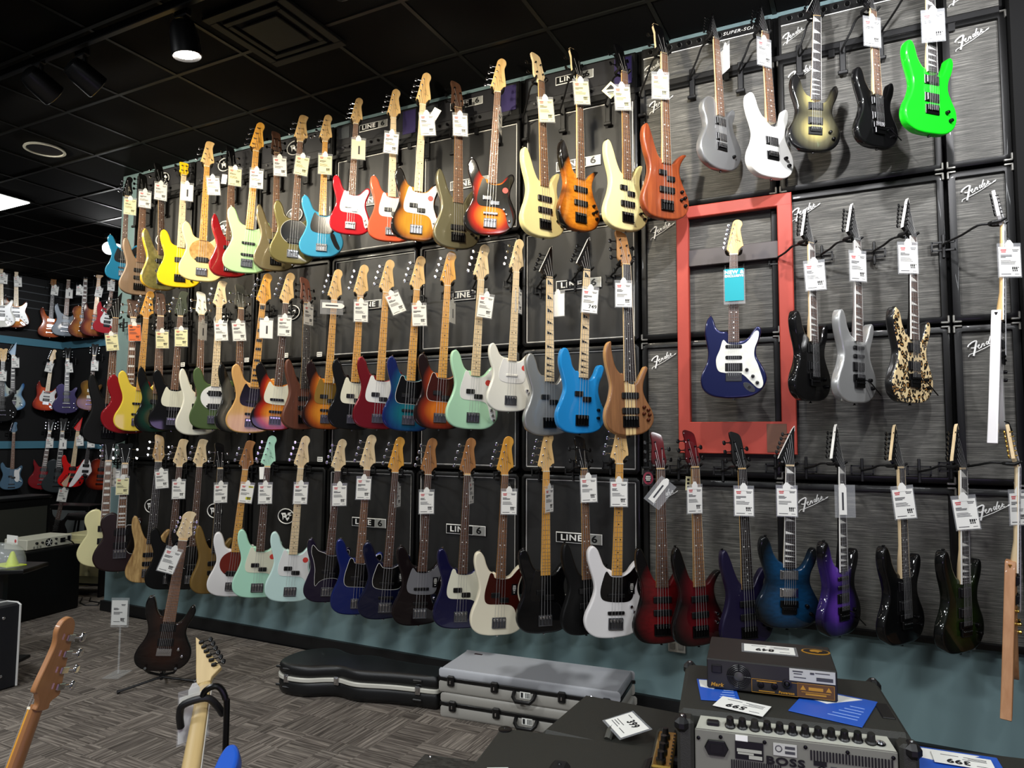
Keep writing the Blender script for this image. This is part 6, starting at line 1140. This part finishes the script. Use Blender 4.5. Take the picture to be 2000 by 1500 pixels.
bluecard(AM, (.38, .19, Hh+.001), -.35, .17, .2, 'blue printed card under the right of the amplifier head'); bluecard(AM, (.095, .22, Hh+.001), .1, .1, .16, 'blue printed card under the left of the amplifier head')
# ---- black cabinets left of the amplifier
zA = .70
def blackbox(p0, p1, dep, zt_, h, name, label, cat):
    T = oriented(p0, p1, name, label, cat, zt_-h); w = (p1-p0).length; pbox('cabinet', (w/2, dep/2, h/2), (w, dep, h), TOL2, T, .012); return T, w
pL = atZ(1048, 1433, zA); pR = atZ(1268, 1483, zA); pR = pL+(pR-pL).normalized()*.42
off = (pR-pL).normalized(); off = Vector((-off.y, off.x, 0))*.03; T, w = blackbox(pL+off, pR+off, .34, zA, .48, 'speaker_cabinet', 'black cabinet with strap handle beside the flight cases', 'speaker cabinet')
CM = Matrix.Translation(T.location) @ Matrix.Rotation(T.rotation_euler.z, 4, 'Z')
build('handle', lambda b: b.tube([(.20, .03, .482), (.20, .05, .497), (.20, .10, .502), (.20, .15, .497), (.20, .17, .482)], .011, 8), M('strap_grey', '#4a4a44', .5), T)
for x in (.03, .39): build('screw', lambda b: b.lathe((0, 0, 0), [(.005, 0), (.003, .003)], 10), NICKEL, T, loc=(x, .33, .48))
T = thing('equipment_stand', 'black low stand under the strap-handled cabinet', 'stand', (CM @ Vector((.21, .18, 0))).xy.to_3d(), amp_rot); pbox('top', (0, 0, .20), (.40, .34, .03), BLACKPL, T, .004)
for s in (-1, 1):
    for t in (-1, 1): pbox('leg', (s*.17, t*.14, .093), (.03, .03, .185), BLACKPL, T)
flat_tag(Matrix.Translation(atZ(1224, 1416, .735)), (0, 0, 0), amp_rot-1.05, .125, .088, '399', 'white price card in a curled sleeve on the cabinet handle', tilt=.2)
zB = .715; pL = atZ(911, 1503, zB); pR = pL+(atZ(1240, 1560, zB)-pL).normalized()*.50
q0 = atZ(977, 1418, zB); dB = (q0-pL).length
T, w = blackbox(pL, pR, dB, zB, .60, 'speaker_cabinet', 'large black cabinet in the lower centre foreground', 'speaker cabinet')
T.rotation_euler.z = math.atan2(q0.y-pL.y, q0.x-pL.x)-math.pi/2
BMx = Matrix.Translation(T.location) @ Matrix.Rotation(T.rotation_euler.z, 4, 'Z')
build('corner_guard', lambda b: (b.lathe((0, 0, 0), [(.02, 0), (.02, .003), (.016, .005)], 16), b.lathe((0, 0, .005), [(.004, 0), (.002, .002)], 10)), BLACKPL, T, loc=(.022, dB-.022, .60))
h_ = build('handle', lambda b: b.box((0, 0, 0), (.05, .12, .024), .01), BLACKPL, T, loc=(.235, .02, .612)); build('rivet', lambda b: b.lathe((0, 0, .012), [(.006, 0), (.004, .003)], 12), BLACKHW, h_, loc=(0, .03, 0))
build('screw', lambda b: b.lathe((0, 0, 0), [(.005, 0), (.003, .003)], 10), NICKEL, T, loc=(.46, .24, .60)); build('edge_bar', lambda b: b.tube([(.44, .0, .602), (.45, .14, .615), (.48, .19, .615), (.58, .19, .60)], .012, 8), BLACKPL, T)
flat_tag(Matrix.Translation(atZ(972, 1506, zB+.003)), (0, 0, 0), .5, .055, .03, None, 'crumpled white paper slip on the large black cabinet', False)
# textured lower cabinet at the very front
pL = atZ(880, 1480, .55); T = thing('speaker_cabinet', 'low carbon-textured black cabinet under the picture edge', 'speaker cabinet', (pL.x-.02, pL.y-.32, 0), BMx.to_euler().z); m, nt, b_ = newmat('carbon_weave'); n_, tc_ = grain_nodes(nt, 60, (1, 2, 1)); r_ = ramp(nt, ((.4, '#1c1c1a'), (.6, '#3a3a36'))); nt.links.new(n_.outputs['Fac'], r_.inputs[0]); nt.links.new(r_.outputs[0], b_.inputs['Base Color'])
pbox('cabinet', (.1, .16, .275), (.24, .32, .55), m, T, .008); build('screw', lambda b: b.lathe((0, 0, 0), [(.006, 0), (.004, .003)], 10), CHROME, T, loc=(.01, .30, .55))
# small amp with gold control panel, between cabinet and combo
pg_ = atZ(1296, 1448, .76); T = thing('guitar_amplifier', 'small black amplifier with gold knob panel', 'amplifier', (pg_.x, pg_.y, 0), amp_rot); pbox('cabinet', (0, .02, .37), (.06, .26, .74), TOL2, T, .01)
g_ = pbox('control_panel', (.005, -.02, .746), (.052, .22, .012), GOLD, T, .004)
for i in range(4): build('knob', lambda b: b.lathe((0, 0, .006), [(.013, 0), (.013, .006), (.009, .008), (.008, .024)], 14), BLACKPL, g_, loc=(-.004, -.08+i*.05, 0))
for i in range(9): build('print', lambda b: b.box((0, 0, .0065), (.004, .01, .001)), INKBLK, g_, loc=(.02, -.09+i*.022, 0))
# right edge: amp top with blue card
p0 = atZ(1800, 1462, .80); T = thing('guitar_amplifier', 'black amplifier top at the lower right corner', 'amplifier', (p0.x, p0.y-.24, 0), amp_rot); pbox('cabinet', (.26, .13, .40), (.50, .26, .80), TOL2, T, .012); build('corner_guard', lambda b: b.box((0, 0, 0), (.08, .05, .03), .012), BLACKPL, T, loc=(.22, .02, .80))
RM = Matrix.Translation(Vector((p0.x, p0.y-.24, 0))) @ Matrix.Rotation(amp_rot, 4, 'Z')
bluecard(RM, (.10, .15, .801), -.1, .19, .17, 'blue printed card at the lower right corner'); flat_tag(RM, (.115, .17, .806), math.pi-.12, .125, .065, '399', 'white price card on the blue card, lower right corner', False)

# ================================================================ left side: cabinets, heads and stools
NAVYBLK = M('tolex_blue_black', '#101218', .5, bump=.25, bscale=400)
fL = atZ(48, 1215, 0); fR = atZ(154, 1187, 0); dirx = (fR-fL).normalized(); ang = math.atan2(dirx.y, dirx.x)
T = thing('speaker_cabinet', 'large plain black cabinet under the white amplifier', 'speaker cabinet', (fL.x-dirx.x*.35, fL.y-dirx.y*.35, 0), ang); w = (fR-fL).length+.35
pbox('cabinet', (w/2, .2, .29), (w, .4, .57), BLACKSATIN, T, .012); pbox('foot', (.06, .06, .005), (.04, .04, .01), BLACKPL, T); pbox('foot', (w-.06, .06, .005), (.04, .04, .01), BLACKPL, T)
LM = Matrix.Translation(T.location) @ Matrix.Rotation(ang, 4, 'Z')
hL = LM @ Vector((w*.43, .05, .577)); T = thing('amplifier_head', 'white amplifier head with round fan and knobs', 'amplifier', hL, ang); ww = w*.50
pbox('case', (ww/2, .13, .048), (ww, .26, .09), M('case_white', '#d2d0bc', .45), T, .006)
for x, z, r in ((.2, .055, .011), (.32, .055, .009), (.62, .07, .009), (.62, .03, .009)): build('knob', lambda b: b.lathe((0, 0, 0), [(r, 0), (r, -.012), (r*.7, -.015)], 12, 'Y'), BLACKPL, T, loc=(x*ww, .0, z))
fn = build('fan', lambda b: b.lathe((0, 0, 0), [(.034, 0), (.034, -.004), (.03, -.005)], 24, 'Y'), BLACKPL, T, loc=(.47*ww, .002, .048))
for a in range(6): build('fan_blade', lambda b: b.tube([(0, -.006, 0), (.028*math.cos(a*1.047), -.006, .028*math.sin(a*1.047))], .003, 4), WHITE, fn)
pbox('power_inlet', (.78*ww, -.002, .05), (.05, .008, .04), BLACKPL, T, .003); pbox('socket', (.92*ww, -.002, .06), (.03, .008, .04), BLACKPL, T, .003)
build('power_cord', lambda b: b.tube([(.78*ww, -.01, .05), (.8*ww, -.05, .055), (.87*ww, -.07, .03), (.95*ww, -.05, .006)], .005, 8), BLACKPL, T)
for x in (.15, .22, .29): pbox('switch', (x*ww, -.001, .022), (.014, .004, .018), M('switch_grey', '#8a8a80', .5), T)
# grille combo behind
cr = atD(101, 966, 6.9); cw = .62; zc = cr.z; c0 = Vector((cr.x-dirx.x*cw, cr.y-dirx.y*cw, 0)); T = thing('guitar_amplifier', 'large black combo amplifier with olive-grey grille', 'amplifier', c0, ang)
pbox('cabinet', (cw/2, .13, zc/2-.015), (cw, .26, zc-.03), BLACKSATIN, T, .012); pbox('grille_cloth', (cw/2, -.001, zc-.27), (cw-.09, .01, .34), M('grille_olive', '#33342c', .7, bump=.3, bscale=500), T)
for s in (-1, 1): pbox('piping', (cw/2, -.006, zc-.27+s*.175), (cw-.08, .004, .006), EDGE, T)
pbox('lid', (cw/2, .13, zc-.015), (cw+.02, .27, .03), BLACKPL, T, .006)
# front road case with white piping
e0 = atZ(33, 1341, 0); eL = atZ(-60, 1368, 0); eR = atZ(52, 1330, 0); dx = (eL-e0).normalized()
T = thing('speaker_cabinet', 'black cabinet with white corner piping, lower left edge', 'speaker cabinet', (e0.x, e0.y, 0), math.atan2(-dx.y, -dx.x)); hh = .515
pbox('cabinet', (-.3, .2, hh/2), (.6, .4, hh), NAVYBLK, T, .012)
build('piping', lambda b: b.tube([(-.006, -.003, .01), (-.006, -.003, hh-.01), (-.012, .02, hh+.002), (-.03, .1, hh+.003), (-.2, .1, hh+.003)], .0065, 6), PIPE, T)
for z in (.09, .44): build('rivet', lambda b: b.lathe((0, 0, 0), [(.011, 0), (.009, -.005), (.004, -.008)], 12, 'Y'), CHROME, T, loc=(-.10, -.001, z))
# display table with plastic dome and yellow cone
d0 = atD(10, 1105, 4.9); T = thing('display_table', 'black display table at the left picture edge', 'table', (d0.x, d0.y, 0), .5); zz = d0.z
build('tabletop', lambda b: b.slab(smooth([(-.28, -.16), (.16, -.16), (.22, -.1), (.2, .12), (.16, .16), (-.28, .16)], 2), zz-.03, zz, .006, 'XY', 1), BLACKPL, T); pbox('post', (-.02, 0, (zz-.03)/2), (.06, .06, zz-.03), BLACKPL, T, .005); pbox('base', (-.02, 0, .01), (.3, .25, .02), BLACKPL, T, .004)
TM = Matrix.Translation((d0.x, d0.y, zz)) @ Matrix.Rotation(.5, 4, 'Z')
T = thing('display_dome', 'clear plastic cover on the display table', 'cover', TM @ Vector((-.02, 0, .001))); build('cover', lambda b: b.rings([[(x*s, y*s, z) for x, y in ellipse(0, 0, .17, .13, 24)] for s, z in ((1, 0), (.98, .05), (.85, .11), (.5, .15), (.1, .16))], False), clear('dome_plastic', (.9, .95, .95, 1), .22), T)
YEL = M('fluorescent_yellow', '#d8ea1e', .4); T = thing('yellow_cone', 'bright yellow-green cone inside the clear cover', 'cone', TM @ Vector((.06, -.02, .002))); build('cone', lambda b: b.lathe((0, 0, 0), [(.042, 0), (.04, .01), (.014, .09), (.008, .1)], 16), YEL, T); pbox('base', (-.04, 0, .004), (.2, .13, .008), YEL, T, .002)
T = thing('shelf_card', 'white card standing above the clear cover', 'card', TM @ Vector((.0, .06, .17))); pbox('paper', (0, 0, 0), (.13, .004, .06), PAPER, T); build('print', lambda b: b.lathe((.045, -.003, -.006), [(.012, 0), (.012, -.001)], 12, 'Y'), INKRED, T)
T = thing('price_card', 'white tag hanging below the display table', 'price card', TM @ Vector((.02, -.168, -.22)), .5); c = pbox('card', (0, 0, 0), (.07, .001, .1), PAPER, T); build('print', lambda b: (b.box((.0, -.001, -.014), (.028, .0006, .026)), b.box((0, -.001, .03), (.05, .0006, .006))), INK, c)
# amps by the recess
def combo(px, py, w_, h_, name, label, mat, gm, dpt, yaw=.25):
    p = atD(px, py, dpt); T = thing(name, label, 'amplifier', (p.x, p.y, 0), yaw); pbox('cabinet', (0, 0, p.z/2 if p.z > 0 else .2), (w_, .3, max(p.z, .2)), mat, T, .01); pbox('grille_cloth', (0, -.152, p.z-h_/2-.06), (w_-.1, .008, h_), gm, T); return T, p
combo(152, 985, .62, .36, 'guitar_amplifier', 'black combo amplifier with pale grey grille under the white guitar', BLACKSATIN, M('grille_pale', '#5c6060', .6), 8.9)
T, p = combo(172, 1040, .34, .2, 'guitar_amplifier', 'small cream amplifier behind the cream guitar', M('tolex_cream', '#d6cf9c', .5), M('tolex_cream', '#d6cf9c', .5), 7.5)
p = atD(166, 1003, 8.2); T = thing('stool', 'round black padded stool near the recess', 'stool', (p.x, p.y, 0)); build('seat', lambda b: b.lathe((0, 0, p.z-.06), [(.17, 0), (.18, .015), (.18, .05), (.16, .062)], 24), BLACKSATIN, T)
for a in range(4): build('leg', lambda b: b.tube([(.1*math.cos(a*1.57), .1*math.sin(a*1.57), p.z-.06), (.19*math.cos(a*1.57), .19*math.sin(a*1.57), .0)], .011, 8), BLACKHW, T)
p = atD(172, 1118, 7.0); T = thing('effects_shelf', 'low black shelf unit beside the wall end', 'shelf', (p.x+.0, p.y, 0), .3)
for z in (.12, .34): pbox('shelf', (0, 0, z), (.5, .3, .02), BLACKPL, T)
for s in (-1, 1): pbox('side_panel', (s*.25, 0, .22), (.02, .3, .44), BLACKPL, T)
T2 = thing('effects_pedal', 'cream device on the low black shelf', 'pedal', (p.x+.02, p.y-.05, .351), .3); pbox('case', (0, 0, .03), (.14, .1, .06), M('tolex_cream', '#d6cf9c', .5), T2, .008); build('knob', lambda b: b.lathe((0, 0, .06), [(.012, 0), (.01, .014)], 10), BLACKPL, T2)
T = thing('cable', 'black cable loop on the carpet by the wall end', 'cable', atZ(172, 1180, 0)); build('cord', lambda b: b.tube([(-.25, .1, .008), (-.1, -.02, .008), (.05, -.06, .008), (.14, 0, .008), (.06, .07, .008), (-.08, .06, .008), (-.2, .15, .008)], .005, 6), BLACKPL, T)
# bass standing in the recess
Nf = atD(127, 950, 8.3); Bf = atD(104, 1052, 8.3); v = CAM-Nf; instrument('f20', 'electric_guitar', 'dark guitar leaning on the combo amplifier, far left', 'guitar', frame_from(Nf, Bf, math.atan2(v.x, -v.y)), (Nf-Bf).length/.77, 'SUP', BLACKGLOSS, board=ROSE, headmat=MAPLE, hw=BLACKHW)
Tq = thing('guitar_stand', 'black floor stand under the leaning dark guitar', 'guitar stand', (Bf.x, Bf.y, 0)); build('pole', lambda b: b.tube([(0, .06, 0), (0, .06, Bf.z+.2)], .012, 8), HANGBLACK, Tq); build('cradle', lambda b: b.tube([(-.1, -.03, Bf.z), (-.08, .05, Bf.z-.02), (.08, .05, Bf.z-.02), (.1, -.03, Bf.z)], .01, 8), HANGBLACK, Tq)
for a in range(3): build('leg', lambda b: b.tube([(0, .06, .12), (.22*math.cos(a*2.09), .06+.22*math.sin(a*2.09), .012)], .01, 8), HANGBLACK, Tq)
tag_at(atD(122, 968, 8.15), .9, .15, 'front', 'white price tag on the leaning dark guitar, far left')

# ================================================================ foreground instruments seen from behind
def from_behind(gid, Nn, up, back, S, *a, **k):
    up = up.normalized(); yb = (back-up*back.dot(up)).normalized(); xr = yb.cross(up); Bb = Nn-up*(STY[a[3]]['nut']*.01*S)
    Mx = Matrix(((xr.x, yb.x, up.x, Bb.x), (xr.y, yb.y, up.y, Bb.y), (xr.z, yb.z, up.z, Bb.z), (0, 0, 0, 1)))
    instrument(gid, a[0], a[1], a[2], Mx, S, *a[3:], **k); return Mx
toc = (-_f).normalized()
N1 = atD(86, 1386, 1.80); T1 = atD(143, 1226, 1.86); up1 = (T1-N1).normalized()
from_behind('g1', N1, up1, (toc*.08+_r*1.0), .98, 'electric_bass', 'lilac bass seen from behind in the left foreground', 'bass guitar', 'P', paint('#b49fd0', 1, 'lilac'), neck=wood('tan_maple', '#8f6038', '#a27046', 12, (10, 10, .5), .4, .3), headmat=wood('tan_maple', '#8f6038', '#a27046'), board=AMBER, pg=PGWHITE)
N2 = atD(396, 1326, 2.2); T2_ = atD(405, 1225, 2.2); up2 = (T2_-N2).normalized(); up2 = (N2-atD(368, 1490, 1.90)).normalized()
M2 = from_behind('g2', N2, up2, (toc*.95+_r*.22), .98, 'electric_guitar', 'blue guitar seen from behind in the centre-left foreground', 'guitar', 'SUP', paint('#1c50b0', 1, 'royal_blue'), neck=wood('gold_maple', '#ad9462', '#bda473', 12, (10, 10, .5), .4, .3), headmat=wood('gold_maple', '#ad9462', '#bda473'), board=PALEMAPLE, head='jack6', hw=BLACKHW, binding=WHITE)
# yoke stand carrying the blue guitar
Y0 = M2 @ Vector((0, .03, .625)); xr = (M2.to_3x3() @ Vector((1, 0, 0))).normalized(); yb = (M2.to_3x3() @ Vector((0, 1, 0))).normalized()
T = thing('guitar_stand', 'black hook stand holding the blue foreground guitar', 'guitar stand', (Y0.x, Y0.y, 0)); q = Y0-Vector((Y0.x, Y0.y, 0))
build('yoke', lambda b: b.tube(bend([q+xr*.06-yb*.075, q+xr*.05-yb*.03, q+xr*.03, q-xr*.03, q-xr*.05-yb*.03, q-xr*.06-yb*.075], 4), .0105, 10), HANGBLACK, T)
e_ = q+yb*.07-xr*.05
build('arm', lambda b: b.tube(bend([q-xr*.02, q+yb*.012-xr*.035+Vector((0, 0, .012)), q+yb*.02-xr*.07+Vector((0, 0, .006)), q+yb*.025-xr*.095-Vector((0, 0, .04)), q+yb*.025-xr*.10-Vector((0, 0, .12)), q+yb*.025-xr*.10-Vector((0, 0, q.z-.02))], 5), .009, 10), BLACKHW, T)
foot = q+yb*.025-xr*.10; foot.z = .012
for a in range(3): build('leg', lambda b: b.tube([foot+Vector((0, 0, .03)), foot+Vector((.24*math.cos(a*2.1), .24*math.sin(a*2.1), 0))], .010, 8), BLACKHW, T)
p_ = M2 @ Vector((.03, -.05, .66)); tag_at(p_, math.atan2(-yb.x, yb.y)+1.25, 0, 'back', 'price tag on the far side of the blue foreground guitar')
